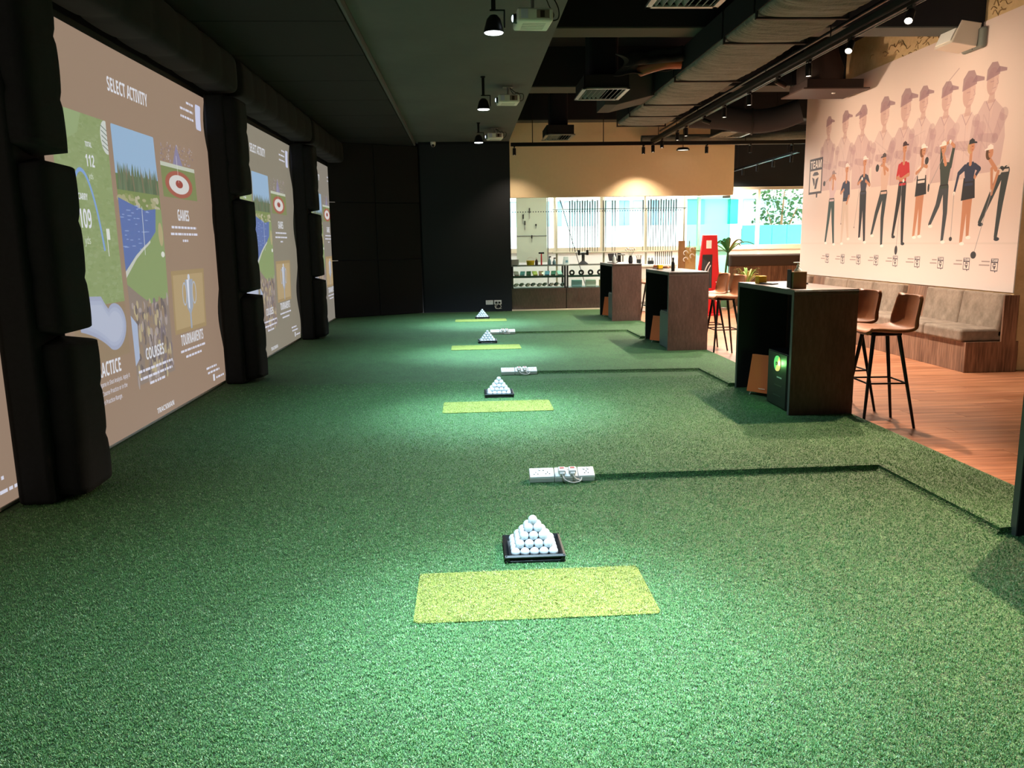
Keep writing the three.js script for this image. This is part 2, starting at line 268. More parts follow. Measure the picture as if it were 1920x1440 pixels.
// ---------------------------------------------------------------- projection screens
const BAY = [-2.75, -6.66, -10.57, -14.48], NTH = ['fourth', 'third', 'second', 'last'];
const bayName = ['the fourth bay from the end wall', 'the third bay from the end wall', 'the second bay from the end wall', 'the bay at the end wall'];
const SW = 3.7, SH = 2.9;
function screenTex(tone) {
  return canvasTex(1480, 1160, (x, w, h) => {
    const k = w / SW, U = z => (-4.81 - z) * k, Y = y => h - y * k;        // metres on the wall -> pixels
    const R = (z0, z1, y0, y1, c, r = 6) => { x.fillStyle = c; x.beginPath(); x.roundRect ? x.roundRect(U(z0), Y(y1), (z0 - z1) * k, (y1 - y0) * k, r) : x.rect(U(z0), Y(y1), (z0 - z1) * k, (y1 - y0) * k); x.fill(); };
    const T = (s, z, y, size, wide, c = '#f4f6ff', bold = true) => { x.save(); x.translate(U(z), Y(y)); x.font = `${bold ? 'bold ' : ''}${size * k * 1.38}px sans-serif`; const m = x.measureText(s).width; x.scale(wide * k / m, 1); x.textAlign = 'center'; x.textBaseline = 'alphabetic'; x.fillStyle = c; x.fillText(s, 0, 0); x.restore(); };
    const poly = (pts, c) => { x.fillStyle = c; x.beginPath(); pts.forEach(([z, y], i) => i ? x.lineTo(U(z), Y(y)) : x.moveTo(U(z), Y(y))); x.closePath(); x.fill(); };
    const blob = (z, y, rz, ry, c) => { x.fillStyle = c; x.beginPath(); x.ellipse(U(z), Y(y), rz * k, ry * k, 0, 0, 7); x.fill(); };
    const B = (z, y, wide, hh = .03) => { let a = z + wide / 2, j = Math.round(wide * 90 + y * 50); const end = z - wide / 2; x.fillStyle = '#eef'; while (a > end) { j = (j * 7 + 3) % 11; const l = Math.min(.03 + j * .007, a - end); x.fillRect(U(a), Y(y + hh * .8), l * k, hh * .72 * k); a -= l + .014; } };   // lines too small to read
    let q = 777; const rn = () => { q = (q * 1103515245 + 12345) >>> 0; return q / 4294967296; };
    x.fillStyle = tone; x.fillRect(0, 0, w, h);
    T('SELECT ACTIVITY', -6.66, 2.575, .105, .76);
    x.textAlign = 'right'; B(-8.08, 2.755, .2); B(-7.99, 2.685, .36); B(-7.99, 2.615, .36);
    R(-8.24, -8.41, 2.56, 2.8, '#dfe3ff', 10);
    // practice card (the projected pictures are pale)
    x.save(); x.beginPath(); x.rect(U(-5.36), Y(2.34), .83 * k, 2.0 * k); x.clip();
    R(-5.36, -6.19, .9, 2.34, '#9cad79', 2); for (let i = 0; i < 900; i++) blob(-5.36 - rn() * .83, .9 + rn() * 1.44, .012 + rn() * .03, .006 + rn() * .01, ['#9aab78', '#9fb07d', '#a4b484', '#96a873'][i & 3]);
    poly([[-5.36, 2.34], [-5.8, 2.34], [-5.72, 2.2], [-5.5, 2.12], [-5.36, 2.2]], '#a4b786');
    blob(-6.17, 2.22, .09, .12, '#dfe4dd'); for (let i = 0; i < 5; i++) { x.strokeStyle = '#7c8a80'; x.lineWidth = 3; x.beginPath(); x.moveTo(U(-6.1), Y(2.3 - i * .035)); x.lineTo(U(-6.19), Y(2.27 - i * .035)); x.stroke(); }
    R(-5.36, -6.19, .62, 1.02, '#a58e74', 0); for (const [o, c] of [[0, '#b2b9d4'], [.03, '#bcc4dd'], [.06, '#c6cde3']]) { x.fillStyle = c; x.beginPath(); x.moveTo(U(-5.45), Y(1.1 - o)); x.lineTo(U(-5.8), Y(1.08 - o)); x.quadraticCurveTo(U(-5.87), Y(1.0 - o), U(-5.9), Y(.985 - o)); x.bezierCurveTo(U(-5.98), Y(1.06 - o), U(-6.17 + o), Y(1.0 - o), U(-6.175 + o), Y(.86)); x.bezierCurveTo(U(-6.17 + o), Y(.72 + o), U(-6.0), Y(.64 + o), U(-5.88), Y(.69 + o)); x.quadraticCurveTo(U(-5.72), Y(.8 + o), U(-5.45), Y(.86 + o)); x.fill(); }
    x.strokeStyle = '#8fb2e8'; x.lineWidth = 11; x.beginPath(); x.moveTo(U(-5.5), Y(1.55)); x.bezierCurveTo(U(-5.6), Y(2.12), U(-5.85), Y(2.1), U(-5.95), Y(1.4)); x.stroke();
    x.restore();
    T('TOTAL', -5.87, 2.12, .035, .1); T('112', -5.87, 1.985, .085, .14); T('yds', -5.86, 1.9, .04, .07, '#e5ecdf', false); T('CARRY', -5.7, 1.75, .045, .14); T('109', -5.7, 1.56, .13, .19); T('yds', -5.7, 1.45, .05, .09, '#e5ecdf', false);
    R(-6.01, -6.06, 1.48, 1.56, '#f2f4ee', 0); R(-6.005, -6.015, 1.36, 1.56, '#f2f4ee', 0);
    T('PRACTICE', -5.79, .51, .105, .44); T('Improve your game in Shot Analysis. Apply it', -5.78, .44, .034, .72, '#eef', false); T('during On Course Practice or in the', -5.78, .375, .034, .6, '#eef', false); T('Target Practice Range.', -5.78, .31, .034, .4, '#eef', false);
    // courses card
    R(-6.27, -7.1, .34, 2.34, '#a6c6e6'); R(-6.27, -7.1, 1.72, 1.98, '#6e8a5c', 0);
    for (let i = 0; i < 150; i++) { const z = -6.29 - rn() * .79; poly([[z - .03, 1.83], [z, 1.95 + rn() * .13], [z + .03, 1.83]], ['#6d7d62', '#76876a', '#8a8068', '#66765c'][i & 3]); }
    R(-6.27, -7.1, 1.7, 1.86, '#8a9a62', 0); for (let i = 0; i < 60; i++) blob(-6.3 - rn() * .75, 1.68 + rn() * .14, .02 + rn() * .04, .01 + rn() * .02, ['#b7b48c', '#9aa46c', '#c9c2a6'][i % 3]);
    poly([[-6.27, 1.8], [-6.5, 1.76], [-6.75, 1.72], [-6.98, 1.74], [-6.93, 1.55], [-6.8, 1.48], [-6.5, 1.36], [-6.27, 1.24]], '#6a7fbb'); for (let i = 0; i < 30; i++) blob(-6.3 - rn() * .5, 1.4 + rn() * .35, .02 + rn() * .03, .004, '#9fb2e2');
    poly([[-6.98, 1.74], [-7.1, 1.74], [-7.1, .9], [-6.7, .95], [-6.45, 1.05], [-6.27, 1.12], [-6.27, 1.24], [-6.5, 1.36], [-6.8, 1.48], [-6.93, 1.55]], '#98ab76'); blob(-7.04, 1.53, .05, .1, '#c2b48a'); blob(-7.05, 1.36, .04, .025, '#eef0e6');
    poly([[-6.27, 1.24], [-6.5, 1.36], [-6.8, 1.48], [-6.8, 1.46], [-6.5, 1.33], [-6.27, 1.19]], '#d8d9cf');
    x.strokeStyle = '#eef2ee'; x.lineWidth = 3; x.beginPath(); x.moveTo(U(-6.7), Y(1.75)); x.lineTo(U(-6.68), Y(1.36)); x.stroke();
    poly([[-6.27, 1.14], [-6.45, 1.06], [-6.7, .96], [-7.1, .99], [-7.1, .34], [-6.27, .34]], '#9c8c82'); for (let i = 0; i < 170; i++) { const y = .36 + rn() * .62, z = -6.29 - rn() * .79; blob(z, y, .012 + rn() * .02, .02 + rn() * .04, ['#c8b894', '#a58f7a', '#7d7170', '#b7a9a6', '#8c7f86'][i % 5]); }
    poly([[-6.27, .9], [-6.38, .82], [-6.36, .55], [-6.27, .5]], '#b9c6e2');
    T('COURSES', -6.69, .52, .095, .42); B(-6.69, .43, .76); B(-6.69, .37, .72); B(-6.69, .31, .36);
    // games card
    R(-7.2, -8.05, 1.86, 2.14, '#8b9663', 0); R(-7.2, -8.05, 2.125, 2.16, '#d3d8c6', 0); for (let i = 0; i < 110; i++) blob(-7.22 - rn() * .82, 2.17 + rn() * .17, .004 + rn() * .006, .004 + rn() * .006, ['#b3a2b0', '#8c7a8c', '#cfc3cc'][i % 3]); poly([[-7.5, 2.16], [-7.62, 2.34], [-7.74, 2.16]], '#9890b0');
    blob(-7.61, 1.985, .34, .12, '#b5695a'); blob(-7.61, 1.985, .25, .085, '#e9e6e2'); blob(-7.61, 1.99, .09, .035, '#a9514a'); x.strokeStyle = '#f0f0ea'; x.lineWidth = 3; x.beginPath(); x.moveTo(U(-7.6), Y(2.24)); x.lineTo(U(-7.6), Y(2.0)); x.stroke();
    T('GAMES', -7.63, 1.66, .1, .3); B(-7.63, 1.585, .64); B(-7.63, 1.525, .7); B(-7.63, 1.465, .14);
    // tournaments card
    R(-7.2, -8.07, .64, 1.21, '#b39a72', 0); R(-7.24, -8.03, .68, 1.17, '#c4ab82', 0); poly([[-7.54, 1.12], [-7.74, 1.12], [-7.72, .86], [-7.66, .8], [-7.66, .66], [-7.62, .66], [-7.62, .8], [-7.56, .86]], '#aeb6c6'); poly([[-7.58, 1.12], [-7.64, 1.12], [-7.63, .84], [-7.6, .86]], '#eef2ff'); x.strokeStyle = '#c2c8d6'; x.lineWidth = 7; for (const s of [-1, 1]) { x.beginPath(); x.ellipse(U(-7.64 + s * .13), Y(.99), .05 * k, .1 * k, 0, 0, 7); x.stroke(); } blob(-7.64, 1.14, .03, .03, '#dfe5f5');
    T('TOURNAMENTS', -7.64, .525, .1, .62); B(-7.64, .46, .68); B(-7.64, .4, .44);
    T('TRACKMAN', -6.8, .045, .045, .4); B(-8.1, .2, .3); B(-8.15, .15, .34); R(-8.12, -8.17, .06, .13, '#f2f4ff', 3); B(-8.33, .07, .24);
  });
}
const screenMaps = [screenTex('#a98f7b'), screenTex('#a98f7b'), screenTex('#989080'), screenTex('#968f84')];
BAY.forEach((zc, i) => {
  const g = thing('projection_screen', ['white impact screen showing the activity menu, part hidden by the thickest padded post', 'large impact screen showing the activity menu in the third bay from the navy end wall', 'impact screen showing the activity menu in the second bay from the navy end wall', 'impact screen showing the activity menu beside the navy end wall'][i], 'screen', [-2.62, 0, zc], 0, 'projection screens along the black wall');
  const wave = (u, v) => { const e = Math.min(u, 1 - u), r = Math.max(0, 1 - e / .12); return .018 * r * Math.sin(v * 19 + (u > .5 ? 0 : 2)) + .006 * Math.sin(u * 5 + v * 3); };
  const cloth = slab((u, v) => [wave(u, v) + .01, .015 + v * (SH - .015), SW / 2 - u * SW + (u > .5 ? .03 * u * Math.sin(v * 9) : 0)], 48, 40, .004);
  const im = new THREE.MeshStandardMaterial({ color: '#5a5a5a', roughness: .9, emissive: '#ffffff', emissiveMap: screenMaps[i], emissiveIntensity: .74 });
  part('screen_image', cloth, im, g, true);
  part('top_rail', rb(.04, .06, SW + .1, .01, -.02, SH + .03, 0), M.blackMatte, g);
  part('hem', rb(.012, .02, SW - .1, .005, .012, .012, 0), M.offWhite, g);
  const l = new THREE.RectAreaLight(new THREE.Color(1, .93, .85), POWER.screen, SW, SH); l.position.set(-2.52, SH / 2, zc); l.lookAt(2, SH / 2, zc); scene.add(l);
});
// ---------------------------------------------------------------- padded posts and bolsters
const puff = (w, d, h, bulges, seedy) => {                   // a puffy sleeve along y: closed tube with creases
  const n = 22, m = bulges * 8, ring = (a, k) => { const c = Math.cos(a), s = Math.sin(a), p = .42; return [Math.sign(c) * Math.abs(c) ** p * w / 2 * k, Math.sign(s) * Math.abs(s) ** p * d / 2 * k]; };
  return surf((u, v) => {
    const b = v * bulges, f = b - Math.floor(b), crease = Math.abs(Math.sin(Math.PI * b)) ** .35, end = Math.min(1, Math.min(v, 1 - v) * 30);
    const a = -u * Math.PI * 2, k = (.93 + .07 * crease) * (end < .02 ? .02 : .93 + .07 * end), [x, z] = ring(a, k);
    const sag = .008 * Math.sin(a * 3 + b * 2.3 + seedy) * crease;
    return [x * (1 + sag), v * h + .012 * Math.sin(a * 2 + seedy + b) * (1 - end * .2) * (v > .02 && v < .98 ? 1 : 0), z * (1 + sag)];
  }, n * 2, m);
};
[-.72, -4.63, -8.54, -12.44].forEach((z, i) => {
  if (i === 0) return;                                       // the post beside the camera lies outside the picture
  const g = thing('padded_post', ['', 'tall black padded post between the third and fourth screens from the navy end wall', 'tall black padded post between the second and third screens from the navy end wall', 'tall black padded post between the last two screens'][i], 'padded post', [-2.45, 0, z], 0, 'black padded posts between the screens');
  part('core', rb(.2, 2.92, .36, .03, -.01, 1.46, .04), M.pad, g);
  [[.005, .93, .012, -.012], [.935, .985, 0, .008], [1.925, .995, -.012, .04]].forEach(([y, h, dx, dz], k) => { const c = part('cushion', at(puff(.3, .4, h, 3, i * 3 + k), .085 + dx, y, -.03 + dz), M.pad, g, true); part('zip', tube([[.03 + dx, y + .03, .16 + dz], [.025 + dx, y + h * .35, .173 + dz], [.03 + dx, y + h * .7, .171 + dz], [.03 + dx, y + h - .05, .158 + dz]], .005, 16, 5), M.zip, c); });
});
[-.8, -4.7, -8.6, -12.5].forEach((z, i) => {
  const g = puff(.34, .38, i === 3 ? 3.05 : 3.88, i === 3 ? 6 : 7, i); g.rotateX(-Math.PI / 2);
  single('padded_bolster', 'black padded bolster above ' + ['the screen beside the thickest padded post', 'the large screen in the third bay', 'the screen in the second bay from the end wall', 'the screen beside the navy end wall'][i], 'bolster', g, M.pad, [-2.42, 3.13, z], 0, 'black bolsters above the screens', true);
});
// ---------------------------------------------------------------- hitting mats, trays, balls
BAY.forEach((_, i) => {
  const zm = [-3.03, -6.8, -10.83, -14.72][i], zt = [-3.475, -7.335, -11.4, -15.14][i], of = bayName[i];
  const s = new THREE.Shape(); const w = .475, d = .226, r = .03; s.moveTo(-w + r, -d); s.lineTo(w - r, -d); s.quadraticCurveTo(w, -d, w, -d + r); s.lineTo(w, d - r); s.quadraticCurveTo(w, d, w - r, d); s.lineTo(-w + r, d); s.quadraticCurveTo(-w, d, -w, d - r); s.lineTo(-w, -d + r); s.quadraticCurveTo(-w, -d, -w + r, -d);
  const mg = new THREE.ExtrudeGeometry(s, { depth: .003, bevelEnabled: true, bevelSize: .002, bevelThickness: .002, bevelSegments: 1, curveSegments: 4 }); mg.rotateX(-Math.PI / 2);
  single('hitting_mat', 'yellow green turf hitting mat in ' + of, 'mat', mg, M.mat, [.238, .002, zm], 0, 'hitting mats');
  const t = thing('ball_tray', 'black plastic tray holding the golf ball pyramid in ' + of, 'tray', [.274, 0, zt], 0, 'golf ball trays');
  const o = .135, inn = .112;
  part('base', rb(o * 2, .012, o * 2, .004, 0, .008, 0), M.tray, t);
  for (const [dx, dz] of [[1, 0], [-1, 0], [0, 1], [0, -1]]) {  // sloping rims
    const g = new THREE.BoxGeometry(dx ? .012 : o * 2, .034, dz ? .012 : o * 2); if (dx) g.rotateZ(dx * -.55); else g.rotateX(dz * .55);
    part('rim', at(g, dx * (inn + .012), .02, dz * (inn + .012)), M.tray, t);
  }
  const G = 'golf balls in ' + of, R0 = .02135, pitch = .0432;
  for (let L = 0; L < 5; L++) { const n = 5 - L; for (let a = 0; a < n; a++) for (let b = 0; b < n; b++) {
    if (a > 0 && a < n - 1 && b > 0 && b < n - 1) continue;
    const m = ball(); m.name = numbered('golf_ball'); m.position.set(.274 + (a - (n - 1) / 2) * pitch, .0142 + R0 + L * .0304, zt + (b - (n - 1) / 2) * pitch); m.rotation.set(rr(0, 6), rr(0, 6), rr(0, 6)); scene.add(m);
    tag(m, L === 4 ? 'white golf ball topping the pyramid, ' + of : ((a === 0 || a === n - 1) && (b === 0 || b === n - 1) && L < 3 ? 'white corner golf ball, ' : 'white golf ball, ') + ['bottom pyramid layer, ', 'second pyramid layer, ', 'middle pyramid layer, ', 'just under the top ball, '][L] + of, 'golf ball', G);
  } }
});
// ---------------------------------------------------------------- cable covers and floor sockets
const ridgeProfile = (t, top, base) => { const s = new THREE.Shape(); s.moveTo(-base, -.002); s.quadraticCurveTo(-base * .6, t * .25, -top, t * .9); s.quadraticCurveTo(0, t * 1.12, top, t * .9); s.quadraticCurveTo(base * .6, t * .25, base, -.002); return s; };
const TZ = [-2.17, -6.14, -10.08, -14.05];                   // near ends of the bar tables
const tblName = ['the fourth bar table from the shop', 'the third bar table from the shop', 'the second bar table from the shop', 'the bar table nearest the shop'];
[[-4.6, -3.47], [-8.53, -7.46], [-12.43, -11.42]].forEach(([z, ze], i) => {
  const A = [.74, 0, z], B = [2.54, 0, z + (i ? .08 : -.01)], C = [2.56, 0, ze];
  const cover = (p, q) => { const d = V(q[0] - p[0], 0, q[2] - p[2]), L = d.length(), g = new THREE.ExtrudeGeometry(ridgeProfile(.038, .034, .066), { depth: L, bevelEnabled: false, curveSegments: 6 }); g.rotateY(Math.atan2(d.x, d.z)); return at(g, p[0], 0, p[2]); };
  single('cable_cover', 'turf covered cable ridge leading to ' + tblName[i], 'cable cover', [cover(A, B), cover(B, C), at(new THREE.SphereGeometry(.042, 12, 8).scale(1, .85, 1), B[0], 0, B[2])], M.turf, [0, 0, 0], 0, 'turf covered cable ridges');
  const tilt = ge => { ge.translate(0, 0, -.044); ge.rotateX(.4); return ge.translate(0, 0, .044); };   // the boxes sit on a wedge, faces tipped up to the player
  // socket strip: three surface boxes side by side with two plugs
  const g = thing('floor_socket', 'white triple socket box with two plugs, ' + bayName[i], 'socket', [.343, 0, z + .015], [.0, .08, .1][i] * .3, 'white floor socket boxes');
  [[0, .15], [.152, .14], [.294, .1]].forEach(([x, w], k) => {
    const b = part('box', tilt(rb(w - .002, .036, .088, .004, x + w / 2, .018, 0)), M.whitePlastic, g); part('face_plate', tilt(rb(w - .004, .008, .086, .003, x + w / 2, .039, 0)), M.white, b);
    const holes = []; const sets = k === 0 ? [.04, .11] : k === 1 ? [] : [.05]; for (const h of sets) { holes.push(bx(.004, .002, .009, x + h, .0435, .0), bx(.008, .002, .004, x + h - .011, .0435, .016), bx(.008, .002, .004, x + h + .011, .0435, .016)); }
    if (holes.length) part('slots', holes.map(tilt), M.blackMatte, b);
    part('switch', [rb(.012, .005, .018, .002, x + w / 2 - .012, .0445, -.024), rb(.012, .005, .018, .002, x + w / 2 + .012, .0445, -.024)].map(tilt), std('#d8d2cb', .4), b);
  });
  part('wedge', at(new THREE.BoxGeometry(.388, .03, .03), .197, .015, -.022), M.blackMatte, g);
  [.195, .258].forEach(x => { const p = part('plug', [rb(.046, .03, .046, .008, x, .058, .006), rb(.03, .022, .02, .005, x, .054, .034)].map(tilt), M.whitePlastic, g); part('mark', tilt(rb(.026, .002, .014, .001, x, .0735, .0)), std('#c96a62', .5), p); });
  part('cable', tube([[.195, .052, .066], [.205, .03, .09], [.25, .012, .1], [.3, .016, .085], [.312, .03, .062]], .0045, 24, 6), std('#b9b6b0', .5), g);
  part('cable', tube([[.258, .052, .066], [.272, .03, .08], [.3, .018, .075]], .0045, 16, 6), std('#b9b6b0', .5), g);
});
{ const g = thing('wall_socket', 'two white socket plates low on the navy end wall', 'socket', [.38, .19, -16.638]);
  for (const x of [0, .175]) { const p = part('plate', rb(.155, .09, .012, .004, x + .077, 0, .006), M.white, g); part('switch', [rb(.018, .014, .006, .002, x + .05, .02, .014), rb(.018, .014, .006, .002, x + .105, .02, .014)], M.offWhite, p); }
  part('plug', [rb(.045, .04, .035, .008, .22, -.005, .03), rb(.045, .04, .035, .008, .285, -.005, .03)], M.blackPlastic, g);
  part('cable', tube([[.22, -.02, .04], [.19, -.09, .05], [.26, -.13, .045], [.32, -.09, .045], [.27, -.03, .045], [.2, -.12, .04], [.33, -.13, .04]], .006, 40, 6), M.offWhite, g);
}
// ---------------------------------------------------------------- bar tables with what stands in them
function barTable(z, label) {
  const g = thing('bar_table', label, 'table', [2.585, 0, z], 0, 'dark bar tables along the turf edge'), W = .525, L = 1.31, H = 1.015, t = .04;
  part('table_top', rb(W, t, L, .003, W / 2, H - t / 2, -L / 2), M.tableTop, g);
  part('end_panel', rb(W, H - t, t, .003, W / 2, (H - t) / 2, -t / 2), M.darkLam, g);
  part('end_panel', rb(W, H - t, t, .003, W / 2, (H - t) / 2, -L + t / 2), M.darkLam, g);
  part('back_panel', rb(.02, H - t, L - 2 * t, .002, W - .03, (H - t) / 2, -L / 2), M.inner, g);
  part('lining', [bx(W - .06, .004, L - 2 * t, W / 2 - .03, H - t - .003, -L / 2), bx(W - .06, H - t - .01, .004, W / 2 - .03, (H - t) / 2, -t - .003), bx(W - .06, H - t - .01, .004, W / 2 - .03, (H - t) / 2, -L + t + .003)], M.inner, g);
  part('edge_band', [bx(.003, t, L, -.0012, H - t / 2, -L / 2), bx(.003, H - t, t, -.0012, (H - t) / 2, -t / 2), bx(.003, H - t, t, -.0012, (H - t) / 2, -L + t / 2)], M.edge, g);
  part('top_veneer', rb(W, .003, .012, .001, W / 2, H - .012, .001), M.edge, g);
  return g;
}
TZ.forEach((z, i) => {
  barTable(z, ['tall dark bar table at the turf edge, the last of the row before the camera side wall', 'tall dark bar table with an orange box and glowing computer in its niche', 'tall dark bar table with a slim black bottle on its top', 'tall dark bar table standing nearest the glass shop front'][i].replace(', the last of the row before the camera side wall', ' in the fourth bay from the end wall'));
  if (!i) return;
  const of = tblName[i];
  const pc = thing('desktop_computer', ['', 'black computer tower with a glowing green fan in a bar table niche', 'grey fronted computer tower inside ' + of, 'grey fronted computer tower inside ' + of][i], 'computer', [2.72, 0, z - .36], 0, 'computers in the table niches');
  part('case', rb(.2, .47, .42, .006, 0, .24, 0), i === 1 ? M.blackPlastic : std('#2f3a3a', .45), pc);
  part('side_panel', rb(.006, .45, .4, .003, -.103, .24, 0), i === 1 ? M.pane : std('#46524f', .45), pc);
  if (i === 1) {
    const half = s => at(new THREE.CylinderGeometry(.066, .066, .006, 24, 1, false, s, Math.PI).rotateZ(Math.PI / 2), -.109, .375, .01); const fan = part('fan_glow', half(Math.PI / 2 - .5), glow(new THREE.Color(.12, .75, .16), 1.0), pc); part('fan_glow', half(-Math.PI / 2 - .5), glow(new THREE.Color(.8, .78, .22), 1.0), fan);
    part('fan_hub', at(new THREE.CylinderGeometry(.014, .014, .012, 20).rotateZ(Math.PI / 2), -.114, .375, .01), M.blackPlastic, fan);
    part('glowing_memory_strip', rb(.003, .012, .1, .002, -.108, .26, .06), glow(new THREE.Color(.25, .6, .35), .35), pc);  // memory strip given a made-up glow of its own
    part('drive_bay', [rb(.003, .01, .16, .002, -.107, .19, .04), rb(.003, .01, .16, .002, -.107, .1, .02)], std('#24352c', .3), pc);
    const l = new THREE.PointLight(new THREE.Color(.3, 1, .25), .12); l.position.set(2.58, .375, z - .34); l.castShadow = true; scene.add(l);
  } else part('front_bezel', rb(.19, .02, .41, .004, 0, .478, 0), M.edge, pc);
  // orange launch monitor leaning in the niche
  const o = thing('launch_monitor', 'flat orange launch monitor on small feet inside ' + of, 'launch monitor', [2.66, 0, z - .83], .62, 'orange launch monitors in the table niches');
  const sh = new THREE.Shape(); sh.moveTo(-.135, 0); sh.lineTo(.135, 0); sh.lineTo(.115, .34); sh.lineTo(-.115, .34); sh.closePath();
  const body = new THREE.ExtrudeGeometry(sh, { depth: .045, bevelEnabled: true, bevelSize: .004, bevelThickness: .004, bevelSegments: 2 }); body.rotateY(-Math.PI / 2); body.rotateZ(-.12);
  part('body', at(body, .03, .028, 0), M.orange, o);
  part('back_shell', at(rb(.03, .3, .2, .01).rotateZ(-.12), .055, .19, 0), M.blackPlastic, o);
  for (const s of [-1, 1]) part('foot', bar(V(.0, .034, s * .1), V(-.012, 0, s * .11), .006, .004), M.steel, o);
  part('foot', bar(V(.06, .06, 0), V(.12, 0, 0), .006, .004), M.steel, o);
  if (i === 1) { const tx = canvasTex(256, 32, (x, w, h) => { x.fillStyle = '#c8622a'; x.fillRect(0, 0, w, h); x.fillStyle = '#f7d9c4'; x.font = 'bold 30px sans-serif'; x.textAlign = 'center'; x.fillText('TRACKMAN', w / 2, 26, w - 6); }); const q = quad([0, 0, -.055], [0, 0, .055], [0, .014, .055], [0, .014, -.055]); q.rotateZ(-.12); part('lettering', at(q, -.0205, .062, .02), std('#ffffff', .5, { map: tx }), o, true); }
});
// things on the table tops
const TT = 1.016;
{ const y = thing('phone_stand', 'yellow block with a phone beside it on the third bar table', 'stand', [2.67, TT, -7.1], .3); part('block', rb(.085, .07, .06, .006, 0, .035, 0), M.yellow, y); part('slot', rb(.07, .006, .012, .002, 0, .071, .005), std('#9a7a10', .6), y); part('phone', rb(.075, .009, .2, .004, .0, .006, .1), M.blackPlastic, y); }
{ const b = thing('sanitizer_box', 'brown wooden box holding a pump bottle on the third bar table', 'dispenser', [2.685, TT, -6.33], 0);
  for (const s of [-1, 1]) part('side', rb(.006, .135, .09, .002, s * .052, .068, 0), M.olive, b); for (const s of [-1, 1]) part('board', rb(.11, .135, .006, .002, 0, .068, s * .045), M.kraft, b); part('base', rb(.104, .006, .086, .001, 0, .004, 0), M.kraft, b);
  part('menu_card', at(rb(.006, .15, .08, .002), -.062, .078, -.02), M.blackPlastic, b);
  const bt = part('bottle', at(lathe([[0, 0], [.032, 0], [.034, .01], [.034, .12], [.026, .145], [.012, .155], [.012, .17], [0, .17]], 20), 0, .008, 0), std('#cfd8d6', .25), b); part('pump', [cy(.006, .006, .03, 0, .19, 0), rb(.05, .009, .014, .003, -.015, .208, 0), cy(.012, .014, .012, 0, .18, 0)], M.white, bt); }
{ const k = thing('coaster', 'small dark round coaster on the third bar table', 'coaster', [2.98, TT, -6.9]); part('disc', at(lathe([[0, 0], [.04, 0], [.043, .004], [.04, .007], [0, .007]], 24), 0, 0, 0), M.blackPlastic, k); part('rim', at(new THREE.TorusGeometry(.038, .003, 6, 24).rotateX(Math.PI / 2), 0, .008, 0), M.ductDark, k); }
{ const y = thing('phone_stand', 'yellow block with a dark tray on the second bar table', 'stand', [2.74, TT, -11.2], .2); part('block', rb(.07, .06, .055, .006, 0, .03, 0), M.yellow, y); part('tray', rb(.1, .008, .18, .004, .01, .005, -.06), M.blackPlastic, y); }
{ const b = thing('black_bottle', 'slim black bottle standing upright on the second bar table', 'bottle', [2.72, TT, -10.4]); part('body', lathe([[0, 0], [.02, 0], [.022, .006], [.022, .1], [.012, .125], [.011, .15]], 18), M.blackPlastic, b); part('cap', lathe([[.0115, .148], [.013, .15], [.013, .175], [0, .178]], 18), M.blackMatte, b); }
{ const b = thing('pump_bottle', 'pale pump bottle on the bar table nearest the shop front', 'bottle', [2.7, TT, -14.5]); part('body', lathe([[0, 0], [.034, 0], [.036, .008], [.036, .11], [.014, .135], [.013, .15], [0, .15]], 20), std('#cdd6d2', .3), b); part('pump', [cy(.006, .006, .04, 0, .17, 0), rb(.05, .01, .014, .003, -.016, .19, 0)], M.white, b); }
{ const b = thing('tablet_stand', 'dark tablet on a stand on the bar table nearest the shop front', 'tablet', [2.78, TT, -15.1], .5); part('base', rb(.16, .012, .14, .005, 0, .006, 0), M.blackPlastic, b); part('screen', at(rb(.2, .15, .012, .005).rotateX(-.3), 0, .1, 0), M.blackPlastic, b); }
{ const b = thing('flower_vase', 'dark vase with pale dried flowers on the bar table nearest the shop front', 'vase', [2.95, TT, -14.25]); part('vase', lathe([[0, 0], [.03, 0], [.04, .03], [.036, .1], [.024, .13], [.03, .14], [.026, .138]], 20), M.ductDark, b); for (let i = 0; i < 7; i++) { const a = i * .9, r = .07 + .02 * (i % 3); const s = part('stem', bar(V(0, .12, 0), V(r * Math.cos(a), .24 + .02 * (i % 2), r * Math.sin(a)), .002, .0015, 5), M.leafDark, b); part('bloom', at(new THREE.IcosahedronGeometry(.016, 1), r * Math.cos(a), .245 + .02 * (i % 2), r * Math.sin(a)), M.offWhite, s); } }
